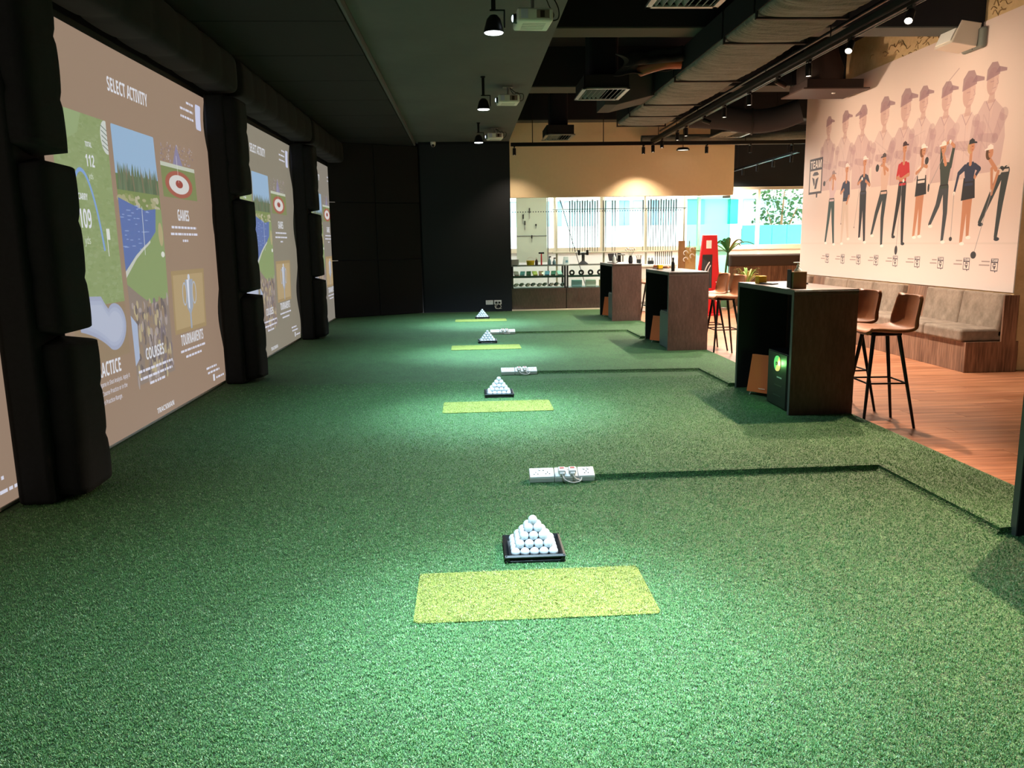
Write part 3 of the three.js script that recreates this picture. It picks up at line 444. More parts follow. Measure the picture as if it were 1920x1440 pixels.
// ---------------------------------------------------------------- bar stools
function barStool(x, z, turn, label) {                       // back towards +x
  const g = thing('bar_stool', label, 'stool', [x, FL, z], turn, 'tan bar stools');
  const prof = new THREE.CatmullRomCurve3([[-.215, .765], [-.2, .785], [-.13, .792], [0, .782], [.1, .782], [.155, .8], [.19, .86], [.21, .94], [.226, 1.02], [.232, 1.06]].map(([a, b]) => V(a, b, 0)));
  const shell = slab((u, v) => {
    const p = prof.getPoint(v), s = u * 2 - 1, back = THREE.MathUtils.smoothstep(v, .5, .72);
    let w = .19 + .025 * Math.sin(Math.PI * Math.min(1, v * 1.15)); if (v > .86) w *= Math.sqrt(Math.max(.0, 1 - ((v - .86) / .14) ** 2.6 * .22)); if (v < .12) w *= 1 - ((.12 - v) / .12) ** 2 * .14;
    const e = Math.abs(s) ** 2.4;
    return [p.x - back * e * .045, p.y + (1 - back) * e * (v < .12 ? .004 : .022) - (v > .9 ? e * (v - .9) * .22 : 0), s * w];
  }, 18, 34, .026);
  part('seat_shell', shell, M.leather, g);
  part('seat_plate', rb(.24, .02, .24, .008, -.02, .75, 0), M.blackMetal, g);
  for (const sx of [-1, 1]) for (const sz of [-1, 1]) part('leg', bar(V(sx * .205, 0, sz * .2), V(sx * .1 - .02, .755, sz * .1), .0105, .0165, 12), M.blackMetal, g);
  const lx = h => .205 + (.1 - .205) * h / .755, k = .36, a = lx(k), b = .2 + (.1 - .2) * k / .755, o = -.02 * k / .755;
  part('footrest', [bar(V(-a + o, k, -b), V(a + o, k, -b), .0075), bar(V(-a + o, k, b), V(a + o, k, b), .0075), bar(V(-a + o, k, -b), V(-a + o, k, b), .0075), bar(V(a + o, k, -b), V(a + o, k, b), .0075)], M.blackMetal, g);
  return g;
}
{
  const n = ['third bar table from it', 'second bar table from it', 'bar table nearest it'];
  [[-6.2, -6.84], [-10.2, -10.84], [-14.15, -14.8]].forEach(([a, b], i) => {
    barStool(3.36, a, i === 0 ? -.06 : .05, 'tan leather bar stool farther from the shop, at the ' + n[i]);
    barStool(3.36, b, .03, 'tan leather bar stool closer to the shop, at the ' + n[i]);
  });
}
// ---------------------------------------------------------------- bench under the mural
{
  const g = thing('banquette_bench', 'long upholstered banquette bench with wood base under the golfer mural', 'bench', [5.47, FL, 0]);
  const z0 = -8.46, z1 = -14.2, D = .62;                     // front of the base at x 0
  part('base', rb(D - .02, .34, z0 - z1, .004, .06 + D / 2, .17, (z0 + z1) / 2), M.lam, g);
  part('end_panel', rb(D - .01, .345, .022, .003, .055 + D / 2, .1725, z0 + .012), M.lam, g);
  part('end_panel', at(rb(.17, .52, .022, .003), .55, .6, z0 + .012), M.lam, g);
  part('back_frame', rb(.06, .5, z0 - z1, .004, .6, .6, (z0 + z1) / 2), M.lam, g);
  const cuts = [-8.48, -9.23, -9.99, -10.56, -11.36, -12.16, -12.96, -13.56, -14.18];
  for (let i = 0; i < cuts.length - 1; i++) {
    const a = cuts[i], b = cuts[i + 1], w = a - b - .008, zc = (a + b) / 2, wood = i === 2 || i === 6;
    const back = rb(wood ? .05 : .12, .5, w, wood ? .004 : .03, 0, 0, 0, 3); back.rotateZ(-.13);
    part(wood ? 'divider_panel' : 'back_cushion', at(back, wood ? .555 : .515, .62, zc), wood ? M.lam : M.upholst, g);
    part('seat_cushion', rb(.5, .145, w, .035, .27, .414, zc, 4), M.upholst, g);
  }
}
// low banquette and planting before the lounge windows
{ const g = thing('window_banquette', 'wood panelled banquette with dark brown padded top before the lounge windows', 'bench', [6.0, FL, -18]);
  part('panel', [0, 1, 2, 3, 4, 5].map(i => rb(.58, .9, .1, .004, .3 + i * .585, .45, 0)), M.lam, g); part('padded_top', rb(3.5, .28, .26, .05, 1.76, 1.03, -.06, 3), M.upholstDark, g); }
{ const g = thing('potted_fern', 'spiky green fern in a tall planter beside the window banquette', 'plant', [5.55, FL, -15.5]);
  part('planter', lathe([[0, 0], [.13, 0], [.17, .6], [.175, .62], [.155, .62], [.15, .58], [0, .58]], 24), M.offWhite, g);
  for (let i = 0; i < 26; i++) { const a = i * 2.4, r = .2 + .14 * ((i * 7) % 5) / 5, h = .28 + .22 * ((i * 3) % 7) / 7; part('frond', slab((u, v) => { const t = v, w = .018 * Math.sin(Math.PI * Math.min(1, t * .95 + .05)) * (u * 2 - 1); return [r * t * Math.cos(a) - w * Math.sin(a), .58 + h * Math.sin(t * 1.9) * .8, r * t * Math.sin(a) + w * Math.cos(a)]; }, 2, 8, .0015), i % 3 ? M.leaf : M.leafPale, g); } }
// ---------------------------------------------------------------- golfer mural
const muralTex = canvasTex(2048, 1088, (x, w, h) => {
  const Z0 = -13.35, Z1 = -7.97, Y0 = .82, Y1 = 3.7, k = w / (Z1 - Z0), ky = h / (Y1 - Y0), U = z => (z - Z0) * k, Y = y => h - (y - Y0) * ky;
  let q = 99; const rn = () => { q = (q * 1103515245 + 12345) >>> 0; return q / 4294967296; };
  x.fillStyle = '#d9cac5'; x.fillRect(0, 0, w, h);
  const P = (pts, c, a = 1) => { x.globalAlpha = a; x.fillStyle = c; x.beginPath(); pts.forEach(([z, y], i) => i ? x.lineTo(U(z), Y(y)) : x.moveTo(U(z), Y(y))); x.closePath(); x.fill(); x.globalAlpha = 1; };
  const E = (z, y, rz, ry, c, a = 1, t = 0) => { x.globalAlpha = a; x.fillStyle = c; x.beginPath(); x.ellipse(U(z), Y(y), rz * k, ry * ky, t, 0, 7); x.fill(); x.globalAlpha = 1; };
  const S = (pts, wd, c, a = 1) => { x.globalAlpha = a; x.strokeStyle = c; x.lineWidth = wd * k; x.lineCap = x.lineJoin = 'round'; x.beginPath(); pts.forEach(([z, y], i) => i ? x.lineTo(U(z), Y(y)) : x.moveTo(U(z), Y(y))); x.stroke(); x.globalAlpha = 1; };
  const taper = (a, b, w0, w1, c, al = 1) => { const dz = b[0] - a[0], dy = b[1] - a[1], L = Math.hypot(dz, dy), nz = -dy / L, ny = dz / L; P([[a[0] + nz * w0, a[1] + ny * w0], [b[0] + nz * w1, b[1] + ny * w1], [b[0] - nz * w1, b[1] - ny * w1], [a[0] - nz * w0, a[1] - ny * w0]], c, al); E(a[0], a[1], w0, w0, c, al); E(b[0], b[1], w1, w1, c, al); };
  // the pale double portraits in mauve behind
  const ghost = '#a58a92', ghost2 = '#8d727e', gl = '#c3aeb0';
  [[-12.5, 3.1, 1.0, 1], [-11.95, 3.08, 1.12, 1], [-11.42, 3.06, 1.2, -1], [-10.82, 3.05, 1.3, 1], [-10.3, 3.04, 1.4, 1], [-9.9, 3.05, 1.1, 1], [-9.42, 3.0, 1.15, 1], [-9.0, 3.0, 1.35, 1], [-8.6, 3.04, 1.15, 1]].forEach(([z, y, s, f], i) => {
    P([[z - .2 * s, y - .95], [z - .22 * s, y - .3 * s], [z - .1 * s, y - .16 * s], [z + .06 * s, y - .17 * s], [z + .2 * s, y - .28 * s], [z + .24 * s, y - .6], [z + .2 * s, y - .95]], i % 2 ? gl : '#b49aa0', .6); P([[z - .06 * s, y - .16 * s], [z + .05 * s, y - .16 * s], [z + .02 * s, y - .34 * s]], '#cbb4b2', .7); taper([z - .2 * s, y - .32 * s], [z - .24 * s, y - .62], .06 * s, .045 * s, ghost, .4); taper([z + .2 * s, y - .32 * s], [z + .1 * s, y - .6], .06 * s, .045 * s, ghost, .4); taper([z + .1 * s, y - .6], [z - .12 * s, y - .56], .045 * s, .035 * s, ghost, .45); S([[z - .07 * s, y - .17 * s], [z - .01 * s, y - .26 * s], [z + .06 * s, y - .17 * s]], .012, ghost2, .5); S([[z - .01 * s, y - .26 * s], [z - .01 * s, y - .75]], .006, ghost2, .35);
    for (let r = 0; r < 5; r++) S([[z + (rn() - .5) * .36 * s, y - .25 * s - rn() * .35], [z + (rn() - .5) * .36 * s, y - .35 * s - rn() * .4]], .01 + rn() * .012, ghost2, .14);
    E(z, y, .085 * s, .125 * s, '#c7a9a6', .8); E(z - .03 * s * f, y - .01, .05 * s, .1 * s, '#b4938f', .45); P([[z - .03, y - .1 * s], [z + .05, y - .1 * s], [z + .06, y - .19 * s], [z - .06, y - .19 * s]], '#b4938f', .6);
    if (i === 6) { S([[z - .05, y + .05], [z + .02, y + .2], [z + .2, y + .3]], .012, ghost2, .5); }
    P([[z - .095 * s, y + .02 * s], [z - .09 * s, y + .12 * s], [z - .03 * s, y + .175 * s], [z + .05 * s, y + .165 * s], [z + .095 * s, y + .1 * s], [z + .095 * s, y + .05 * s]], ghost2, .75); P([[z + f * .03 * s, y + .07 * s], [z + f * .19 * s, y + .06 * s], [z + f * .19 * s, y + .085 * s], [z + f * .08 * s, y + .12 * s]], ghost2, .8);
    S([[z - .03 * s, y - .0], [z + .015 * s, y - .0]], .007, ghost2, .6); S([[z + .01 * s, y - .065 * s], [z + .05 * s, y - .06 * s]], .006, ghost2, .6); S([[z + f * .06 * s, y + .02], [z + f * .085 * s, y - .03 * s], [z + f * .06 * s, y - .035 * s]], .006, ghost2, .5);
  });
  // the floor the printed players stand on
  P([[Z0, 1.34], [Z1, 1.34], [Z1, 1.32], [Z0, 1.32]], '#cfc2bc', .7);
  const skin = '#b98468', dk = '#2c3138', nav = '#2a3350', hair = '#4a3426';
  // z, height, pose: legs, trousers, shirt, arms, cap, club
  const fig = (z, top, hip, fL, fR, o) => {
    const sh = top - .3, w = o.w ?? .085, hz = z + (o.hipShift ?? 0), tz = z + (o.lean ?? 0);
    for (const [f, kf] of [[fL, -1], [fR, 1]]) { const kn = [(hz + f[0]) / 2 + kf * .012 + (o.knee ?? 0), (hip + f[1]) / 2 + .02]; const lc = o.bare ? skin : o.trouser; taper([hz + kf * .038, hip - .02], kn, .056, .042, lc); taper(kn, [f[0], f[1] + .04], .042, .026, lc); E(f[0] + .02, f[1] + .015, .045, .02, o.shoe ?? '#e6e2de'); }
    if (o.skirt) P([[hz - .1, hip + .06], [hz + .1, hip + .06], [hz + .13, hip - .17], [hz - .12, hip - .19]], o.skirt);
    P([[hz - .075, hip - .03], [hz + .075, hip - .03], [hz + .08, hip + .06], [tz + w + .015, sh - .02], [tz + w * .6, sh + .03], [tz - w * .6, sh + .03], [tz - w - .015, sh - .02], [hz - .08, hip + .06]], o.shirt);
    S([[hz - .075, hip + .01], [hz + .075, hip + .01]], .016, o.belt ?? '#20242a');
    for (const arm of o.arms) { taper([tz + arm[0][0], sh - .02], [z + arm[1][0], arm[1][1]], .034, .026, o.sleeve === 'short' ? o.shirt : o.shirt); taper([z + arm[1][0], arm[1][1]], [z + arm[2][0], arm[2][1]], .023, .017, o.sleeve === 'long' ? o.shirt : skin); E(z + arm[2][0], arm[2][1], .022, .024, arm[3] ?? skin); }
    taper([tz, sh + .01], [tz + (o.headShift ?? 0), top - .17], .026, .024, skin); const hx = tz + (o.headShift ?? 0); E(hx, top - .1, .048, .066, skin); if (o.hair) E(hx - .02, top - .11, .052, .07, o.hair, .9), E(hx + .012, top - .105, .04, .058, skin);
    const f = o.face ?? 1; P([[hx - .052, top - .075], [hx - .045, top - .03], [hx, top - .012], [hx + .045, top - .035], [hx + .05, top - .07]], o.cap); P([[hx + f * .02, top - .07], [hx + f * .095, top - .076], [hx + f * .09, top - .06], [hx + f * .02, top - .045]], o.cap);
    S([[hx + f * .005, top - .1], [hx + f * .03, top - .1]], .006, '#5c4034'); S([[hx + f * .01, top - .138], [hx + f * .03, top - .138]], .005, '#8a5548');
    if (o.club) { S(o.club.slice(0, 2), .009, '#8f8f94'); const [a, b] = o.club[1]; E(a, b, o.club[2] ?? .05, o.club[3] ?? .04, '#33363c'); }
  };
  fig(-12.27, 2.45, 2.0, [-12.42, 1.32], [-12.14, 1.3], { trouser: '#2c474b', shirt: '#c9b4bd', cap: '#8b7a80', arms: [[[-.08], [-.1, 2.3], [-.02, 2.36]], [[.07], [.09, 2.3], [.02, 2.38]]], club: [[-12.3, 2.36], [-12.56, 2.26], .04, .04], lean: .02 });
  fig(-11.82, 2.52, 1.98, [-11.88, 1.31], [-11.68, 1.38], { trouser: '#cbbcb2', shirt: nav, cap: '#d8d2d0', sleeve: 'short', arms: [[[-.08], [-.15, 2.08], [-.07, 2.12]], [[.08], [.11, 2.02], [.05, 1.92]]], club: [[-11.89, 2.12], [-11.92, 1.62], .01, .01] });
  fig(-11.29, 2.57, 2.05, [-11.33, 1.38], [-11.18, 1.33], { trouser: '#242a35', shirt: '#343a4e', cap: '#ddd8d6', w: .1, sleeve: 'short', arms: [[[-.09], [-.16, 2.18], [-.05, 2.24], '#e8e4e2'], [[.09], [.17, 2.14], [.06, 2.2]]], club: [[-11.4, 2.14], [-11.5, 1.56], .01, .01] });
  fig(-10.72, 2.55, 2.02, [-10.98, 1.42], [-10.7, 1.28], { trouser: '#2f3b42', shirt: '#cbb0a6', cap: '#4a4248', w: .09, headShift: -.04, face: -1, knee: -.02, arms: [[[-.07], [-.02, 2.42], [-.1, 2.38]], [[.08], [.07, 2.3], [-.08, 2.38]]], club: [[-10.8, 2.4], [-10.93, 2.35], .045, .05] });
  fig(-10.26, 2.64, 2.1, [-10.42, 1.4], [-10.18, 1.31], { trouser: '#20262e', shirt: '#b3242f', cap: '#3c2630', w: .11, face: 1, sleeve: 'short', arms: [[[-.1], [-.14, 2.18], [.02, 2.13], '#e9e4e2'], [[.1], [.13, 2.2], [-.05, 2.15]]], shoe: '#30363c', club: [[-10.27, 2.1], [-10.31, 1.24], .035, .06] });
  fig(-9.83, 2.56, 2.1, [-9.92, 1.39], [-9.8, 1.4], { trouser: '#2b2f36', bare: true, skirt: '#23272f', shirt: '#d9cfcc', cap: '#e2dcda', hair: '#6b4632', w: .075, arms: [[[-.07], [-.12, 2.2], [-.03, 2.24]], [[.07], [.1, 2.26], [.02, 2.28]]], club: [[-9.98, 2.12], [-9.74, 2.33], .04, .045] });
  fig(-9.34, 2.54, 2.0, [-9.58, 1.52], [-9.3, 1.33], { trouser: '#3a434c', shirt: '#33413f', cap: '#e3dcd9', w: .095, headShift: -.06, face: -1, knee: .03, arms: [[[-.08], [-.1, 2.46], [.04, 2.5]], [[.09], [.14, 2.44], [.06, 2.5], '#e9e4e2']], club: [[-9.28, 2.5], [-9.66, 2.0], .02, .05] });
  fig(-8.87, 2.5, 2.0, [-8.93, 1.31], [-8.82, 1.38], { bare: true, trouser: skin, skirt: '#262b33', shirt: '#28344f', cap: '#262b33', sleeve: 'long', hair: '#b79a72', w: .09, arms: [[[-.09], [-.2, 2.12], [-.26, 1.9], '#efe9e6'], [[.08], [.17, 2.14], [.1, 2.06]]], club: [[-9.13, 1.9], [-9.13, 1.38], .03, .025] });
  fig(-8.36, 2.4, 2.1, [-8.62, 1.52], [-8.33, 1.36], { trouser: '#333e43', shirt: '#cfc2bb', cap: '#e4dedb', hair: hair, w: .1, lean: -.06, headShift: -.12, face: -1, hipShift: .07, shoe: '#2c3440', arms: [[[-.06], [-.13, 2.12], [-.1, 1.88], '#efe9e6'], [[.06], [-.02, 2.08], [-.1, 1.86]]], club: [[-8.46, 1.88], [-8.68, 1.2], .05, .04] });
  // team badge: word above a shield with the slanted T
  const badge = (z, y, s, word) => { P([[z - .24 * s, y + .28 * s], [z + .24 * s, y + .28 * s], [z + .24 * s, y - .28 * s], [z - .24 * s, y - .28 * s]], '#3b3340'); P([[z - .205 * s, y + .09 * s], [z + .205 * s, y + .09 * s], [z + .205 * s, y - .245 * s], [z - .205 * s, y - .245 * s]], '#ddd0c9'); P([[z + .04 * s, y - .27 * s], [z + .1 * s, y - .27 * s], [z + .09 * s, y - .34 * s], [z + .05 * s, y - .34 * s]], '#3b3340');
    x.fillStyle = '#efe8e4'; x.font = `bold ${.17 * s * ky}px sans-serif`; x.textAlign = 'center'; x.textBaseline = 'middle'; if (word) x.fillText('TEAM', U(z), Y(y + .185 * s), .42 * s * k);
    P([[z - .12 * s, y + .02 * s], [z - .06 * s, y + .065 * s], [z + .06 * s, y + .065 * s], [z + .12 * s, y + .02 * s], [z + .07 * s, y + .01 * s], [z - .07 * s, y + .01 * s]], '#3b3340'); P([[z - .13 * s, y - .01 * s], [z - .04 * s, y - .04 * s], [z - .02 * s, y - .12 * s], [z - .05 * s, y - .16 * s]], '#3b3340'); P([[z + .01 * s, y - .05 * s], [z + .11 * s, y - .02 * s], [z + .04 * s, y - .2 * s], [z - .03 * s, y - .2 * s]], '#3b3340'); };
  badge(-12.89, 2.4, 1, true);
  [-12.32, -11.8, -11.31, -10.81, -10.31, -9.79, -9.29, -8.79, -8.305].forEach((z, i) => { badge(z, 1.1, .24, true); x.fillStyle = '#9a8c8a'; for (const [dy, l] of [[.04, .1], [.0, .14]]) x.fillRect(U(z - .08 - l - (i % 3) * .02), Y(1.1 + dy), (l + (i % 3) * .02) * k, 5); });
});
{ const m = thing('wall_mural_print', 'large printed mural of nine golfers with a team badge above the bench', 'mural', [6.086, .777, -11.41]);
  part('print', quad([0, 0, -2.88], [0, 0, 2.88], [0, 3.085, 2.88], [0, 3.085, -2.88]).scale(1, 1, 1), std('#ffffff', .75, { map: muralTex }), m, true);
  part('backing', bx(.012, 3.085, 5.76, .0065, 3.085 / 2, 0), M.white, m);
}
// ---------------------------------------------------------------- bay spotlights and projectors under the soffit
[[-2.66, 3.05], [-6.6, 3.046], [-10.3, 3.06], [-14.1, 3.12]].forEach(([z, y], i) => {
  const g = thing('bay_spotlight', 'black hanging spotlight with bright cool lens above ' + bayName[i], 'spotlight', [.26, y, z], 0, 'spotlights over the hitting bays'), H = 3.45 - y;
  part('ceiling_rose', cy(.03, .03, .015, 0, H - .0075, 0), M.blackMetal, g);
  part('stem', rb(.035, H - .16, .03, .006, 0, H - (H - .16) / 2, 0), M.blackMetal, g);
  part('bracket', [rb(.12, .012, .03, .003, .03, .165, 0), rb(.012, .13, .03, .003, .085, .1, 0)], M.blackMetal, g);
  const b = part('lamp_head', lathe([[0, .13], [.03, .13], [.055, .1], [.075, .03], [.082, 0], [.076, .0], [.066, .03]], 28), M.blackMetal, g);
  part('lamp_lens', at(lathe([[0, 0], [.07, 0], [.074, .006], [.07, .014], [0, .016]], 28), 0, -.002, 0), glow(new THREE.Color(.88, .97, 1), 12), b);
  spot(COOL, POWER.bay, [.26, y - .012, z], [.24, 0, z + .12], .86, 1, 3); spot(COOL, POWER.core, [.26, y - .012, z], [.22, 0, z + .12], .42, 1, 3);   // wide spill and the beam of the same lens
});
[[.57, 3.08, -6.62, 1], [.6, 3.21, -10.95, 2], [.56, 3.23, -14.75, 3]].forEach(([x, y, z, i]) => {
  const g = thing('ceiling_projector', 'white projector with vents and cables hung above ' + bayName[i], 'projector', [x, y, z], .06, 'projectors under the soffit'), H = 3.45 - y;
  part('housing', rb(.28, .1, .3, .018, 0, .07, 0, 3), M.white, g);
  part('vent', rb(.1, .062, .004, .002, .06, .075, .151), std('#8b7d76', .5), g); part('vent', rb(.035, .05, .005, .002, .055, .074, .1525), M.brownDark, g);
  part('label_plate', rb(.055, .068, .004, .002, -.085, .075, .151), std('#cfd4f2', .4), g);
  part('underside_grille', [0, 1, 2, 3, 4].map(k => rb(.18, .004, .008, .001, 0, .0195, -.08 + k * .04)), std('#bfc6c4', .5), g);
  const l = part('lens_barrel', at(new THREE.CylinderGeometry(.034, .038, .03, 24).rotateZ(Math.PI / 2), -.15, .06, .06), M.blackPlastic, g); part('projector_lens_glow', at(new THREE.SphereGeometry(.026, 16, 10).scale(.4, 1, 1), -.166, .06, .06), glow(new THREE.Color(.75, .88, 1), 2.2), l);
  part('mount', [cy(.014, .014, H - .11, 0, .11 + (H - .11) / 2, 0), rb(.13, .012, .1, .003, 0, H - .007, 0), rb(.1, .012, .1, .004, 0, .124, 0)], M.alu, g);
  part('cable', tube([[.03, H - .01, -.02], [.12, H - .08, 0], [.2, .14, .04], [.19, .06, .06], [.14, .05, .05]], .005, 24, 6), M.blackMatte, g);
  part('cable', tube([[.02, H - .01, 0], [.08, H - .1, .03], [.12, .16, .06], [.17, .1, .0], [.14, .07, -.03]], .004, 24, 6), M.blackMatte, g);
});
{ const g = thing('security_camera', 'small white dome camera high on the navy end wall', 'camera', [-.615, 3.4, -16.6]); part('housing', lathe([[0, .05], [.05, .05], [.055, .03], [.05, -.01], [.03, -.045], [0, -.055]], 20), M.white, g); part('lens', at(new THREE.SphereGeometry(.03, 16, 10), 0, -.025, .03), M.blackPlastic, g); part('bracket', rb(.07, .07, .05, .008, 0, .05, -.035), M.white, g); }
// ---------------------------------------------------------------- ducts and diffusers
{ const g = thing('air_duct', 'large grey fabric wrapped air duct running along the lounge ceiling', 'duct');
  const sz = [-4.2, -5.4, -6.6, -7.75, -8.7, -10.7, -12.5, -13.6, -14.7], x0 = 2.78, x1 = 3.645, yb = 3.46, yt = 3.785;
  const seg = (za, zb, k) => surf((u, v) => {
    const z = za + (zb - za) * v, s = Math.sin(Math.PI * v), p = u * 4 % 4, e = .35; const a = u * Math.PI * 2 + Math.PI / 4, c = Math.cos(a), q = Math.sin(a), px = Math.sign(c) * Math.abs(c) ** e, py = Math.sign(q) * Math.abs(q) ** e;
    const wr = .008 * Math.sin(z * 31 + px * 2 + k) * s + .006 * Math.sin(z * 57 + k * 2 + px * 4) * s;
    return [(x0 + x1) / 2 + px * (x1 - x0) / 2 * (1 + .012 * s) + wr * .5, (yb + yt) / 2 + py * (yt - yb) / 2 + (py < 0 ? -(.035 * s * (1 - px * px * .6)) + wr : 0), z];
  }, 48, 40);
  for (let i = 0; i < sz.length - 1; i++) part('insulated_section', seg(sz[i], sz[i + 1], i * 1.7), M.duct, g);
  for (let i = 0; i < sz.length - 1; i++) for (const xs of [x0 - .017, x1 + .017]) part('side_shade', span(xs - .005, xs + .005, yb + .05, yt, sz[i] - .04, sz[i + 1] + .04), M.shadedSide, g);  // thin dark slabs that paint shade onto the duct sides
  for (const z of sz.slice(1)) part('strap', [rb(x1 - x0 + .03, .02, .045, .004, (x0 + x1) / 2, yb - .006, z), rb(.015, yt - yb, .045, .004, x0 - .006, (yb + yt) / 2, z), rb(.015, yt - yb, .045, .004, x1 + .006, (yb + yt) / 2, z)], M.strap, g);
  part('end_reducer', surf((u, v) => { const a = u * Math.PI * 2 + Math.PI / 4, e = .35, c = Math.cos(a), q = Math.sin(a), px = Math.sign(c) * Math.abs(c) ** e, py = Math.sign(q) * Math.abs(q) ** e, k = 1 - .45 * v; return [(x0 + x1) / 2 + .05 * v + px * (x1 - x0) / 2 * k, 3.62 + py * .16 * k + (py < 0 ? -.03 * v : 0), -14.7 - .45 * v]; }, 48, 6), M.duct, g);
  part('cable_conduit', bar(V(3.8, 3.5, -4.4), V(3.8, 3.5, -15.7), .018), M.blackMetal, g); part('cable_conduit', bar(V(3.86, 3.47, -4.4), V(3.86, 3.47, -15.7), .014), M.ductDark, g);
}
function diffuser(x, y, z, w, d, label, mat = M.alu, neckTo = 4.4) {
  const g = thing('air_diffuser', label, 'air vent', [x, y, z]);
  part('frame', [rb(w, .02, .05, .003, 0, 0, d / 2 - .025), rb(w, .02, .05, .003, 0, 0, -d / 2 + .025), rb(.05, .02, d, .003, w / 2 - .025, 0, 0), rb(.05, .02, d, .003, -w / 2 + .025, 0, 0)], mat, g);
  const n = 9; for (let i = 0; i < n; i++) part('louvre', at(rb(.006, .045, d - .1, .002).rotateZ(i < n / 2 ? .7 : -.7), -w / 2 + .07 + (w - .14) * i / (n - 1), .012, 0), mat, g);
  part('plenum', [span(-w / 2 + .02, w / 2 - .02, .16, .17, -d / 2 + .02, d / 2 - .02), span(-w / 2 + .02, -w / 2 + .03, .01, .16, -d / 2 + .02, d / 2 - .02), span(w / 2 - .03, w / 2 - .02, .01, .16, -d / 2 + .02, d / 2 - .02), span(-w / 2 + .02, w / 2 - .02, .01, .16, -d / 2 + .02, -d / 2 + .03), span(-w / 2 + .02, w / 2 - .02, .01, .16, d / 2 - .03, d / 2 - .02)], M.blackMatte, g);
  part('neck', rb(w * .62, neckTo - y - .17, d * .5, .06, 0, .17 + (neckTo - y - .17) / 2, 0, 3), M.slabDark, g);
}
diffuser(1.86, 3.35, -6.6, .62, .84, 'louvred metal ceiling diffuser high above the third bay beside the wrapped duct');
diffuser(1.85, 3.35, -10.95, .62, .84, 'louvred metal ceiling diffuser beside the torn duct insulation');
diffuser(1.77, 3.35, -15.32, .54, .84, 'louvred metal ceiling diffuser close to the beige bulkhead');
diffuser(5.05, 3.36, -15.2, .62, .84, 'metal framed ceiling diffuser near the lounge windows');
{ const g = thing('branch_duct', 'grey branch duct dropping from the wrapped duct towards the shop end', 'duct', [0, 0, 0]);
  const s = new THREE.Shape(); s.moveTo(2.72, 3.48); s.lineTo(2.72, 3.77); s.lineTo(2.3, 3.77); s.lineTo(2.05, 3.62); s.lineTo(2.05, 3.36); s.lineTo(2.22, 3.36); s.closePath();
  const e = new THREE.ExtrudeGeometry(s, { depth: .7, bevelEnabled: true, bevelSize: .01, bevelThickness: .01, bevelSegments: 2 }); part('body', at(e, 0, 0, -12.5), std('#3a3f3f', .8), g); part('flange', span(2.725, 2.752, 3.47, 3.78, -12.55, -11.75), M.strap, g); }
{ const g = thing('flexible_duct', 'flexible duct with torn black insulation and a bare copper tinted end', 'duct', [0, 0, 0]);
  part('inner_duct', tube([[2.745, 3.62, -10.3], [2.55, 3.62, -10.32], [2.4, 3.6, -10.42], [2.28, 3.58, -10.55]], .09, 30, 16), M.copper, g);
  part('insulation', slab((u, v) => { const a = -.2 + u * 3.9, r = .17 + .03 * Math.sin(u * 23) * (1 - v) + .015 * Math.sin(v * 17 + u * 5), x = 2.74 - v * .75 + .07 * Math.sin(u * 11) * v; return [x, 3.62 - v * .06 + r * .9 * Math.sin(a), -10.32 + r * Math.cos(a)]; }, 30, 14, .012), M.ductDark, g); }
{ const g = thing('flexible_duct', 'black flexible duct sagging across the lounge ceiling beside the mural', 'duct', [0, 0, 0]); part('hose', tube([[4.0, 3.56, -14.3], [4.5, 3.5, -14.1], [5.0, 3.42, -14.0], [5.4, 3.45, -13.9], [5.75, 3.56, -13.75]], .2, 48, 18), M.ductDark, g); part('hanger', [bar(V(4.5, 3.68, -14.1), V(4.5, 4.4, -14.1), .006), bar(V(5.4, 3.63, -13.9), V(5.4, 4.4, -13.9), .006)], M.blackMetal, g); part('clip', at(new THREE.TorusGeometry(.215, .015, 8, 24).rotateY(1.3), 5.0, 3.42, -14.0), M.strap, g); }
{ const g = thing('fabric_pipe', 'pale wrapped pipe crossing the ceiling beyond the long lighting rail', 'duct', [0, 0, 0]); part('wrapped_pipe', tube([[3.6, 3.43, -16.45], [5, 3.44, -16.42], [5.7, 3.4, -16.5], [6.6, 3.5, -16.6], [9.4, 3.52, -16.7]], .085, 40, 14), M.duct, g); part('hanger', [bar(V(6.2, 3.5, -16.55), V(6.2, 4.4, -16.55), .006), bar(V(8.4, 3.55, -16.66), V(8.4, 4.4, -16.66), .006)], M.blackMetal, g); }
{ const g = thing('beam_end_block', 'grey rounded block under the beam where it meets the mural wall', 'cover', [6.05, 3.68, -9.56]); part('cover', rb(.07, .23, .4, .03, 0, 0, 0, 3), std('#6a736f', .6), g); part('seam', rb(.004, .22, .006, .001, -.036, 0, .03), M.ductDark, g); }  // plain grey rounded block below the beam end
{ const g = thing('return_air_box', 'large brown return air box hanging at the end of the mural', 'air vent', [5.5, 3.58, -12.32]);
  part('skirt', rb(1.0, .02, .86, .004, 0, 0, 0), std('#3b2a24', .6), g); part('box', rb(.86, .14, .66, .01, .02, .08, 0), M.brownDark, g); part('neck', at(lathe([[.33, 0], [.34, .2], [.26, .42], [.2, .68]], 24), -.08, .14, 0), M.brownDark, g); part('sensor', cy(.03, .025, .012, .1, -.015, .1), M.white, g); part('hanger', [bar(V(-.4, .14, -.3), V(-.4, .78, -.3), .006), bar(V(.3, .14, -.3), V(.3, .78, -.3), .006)], M.blackMetal, g); }
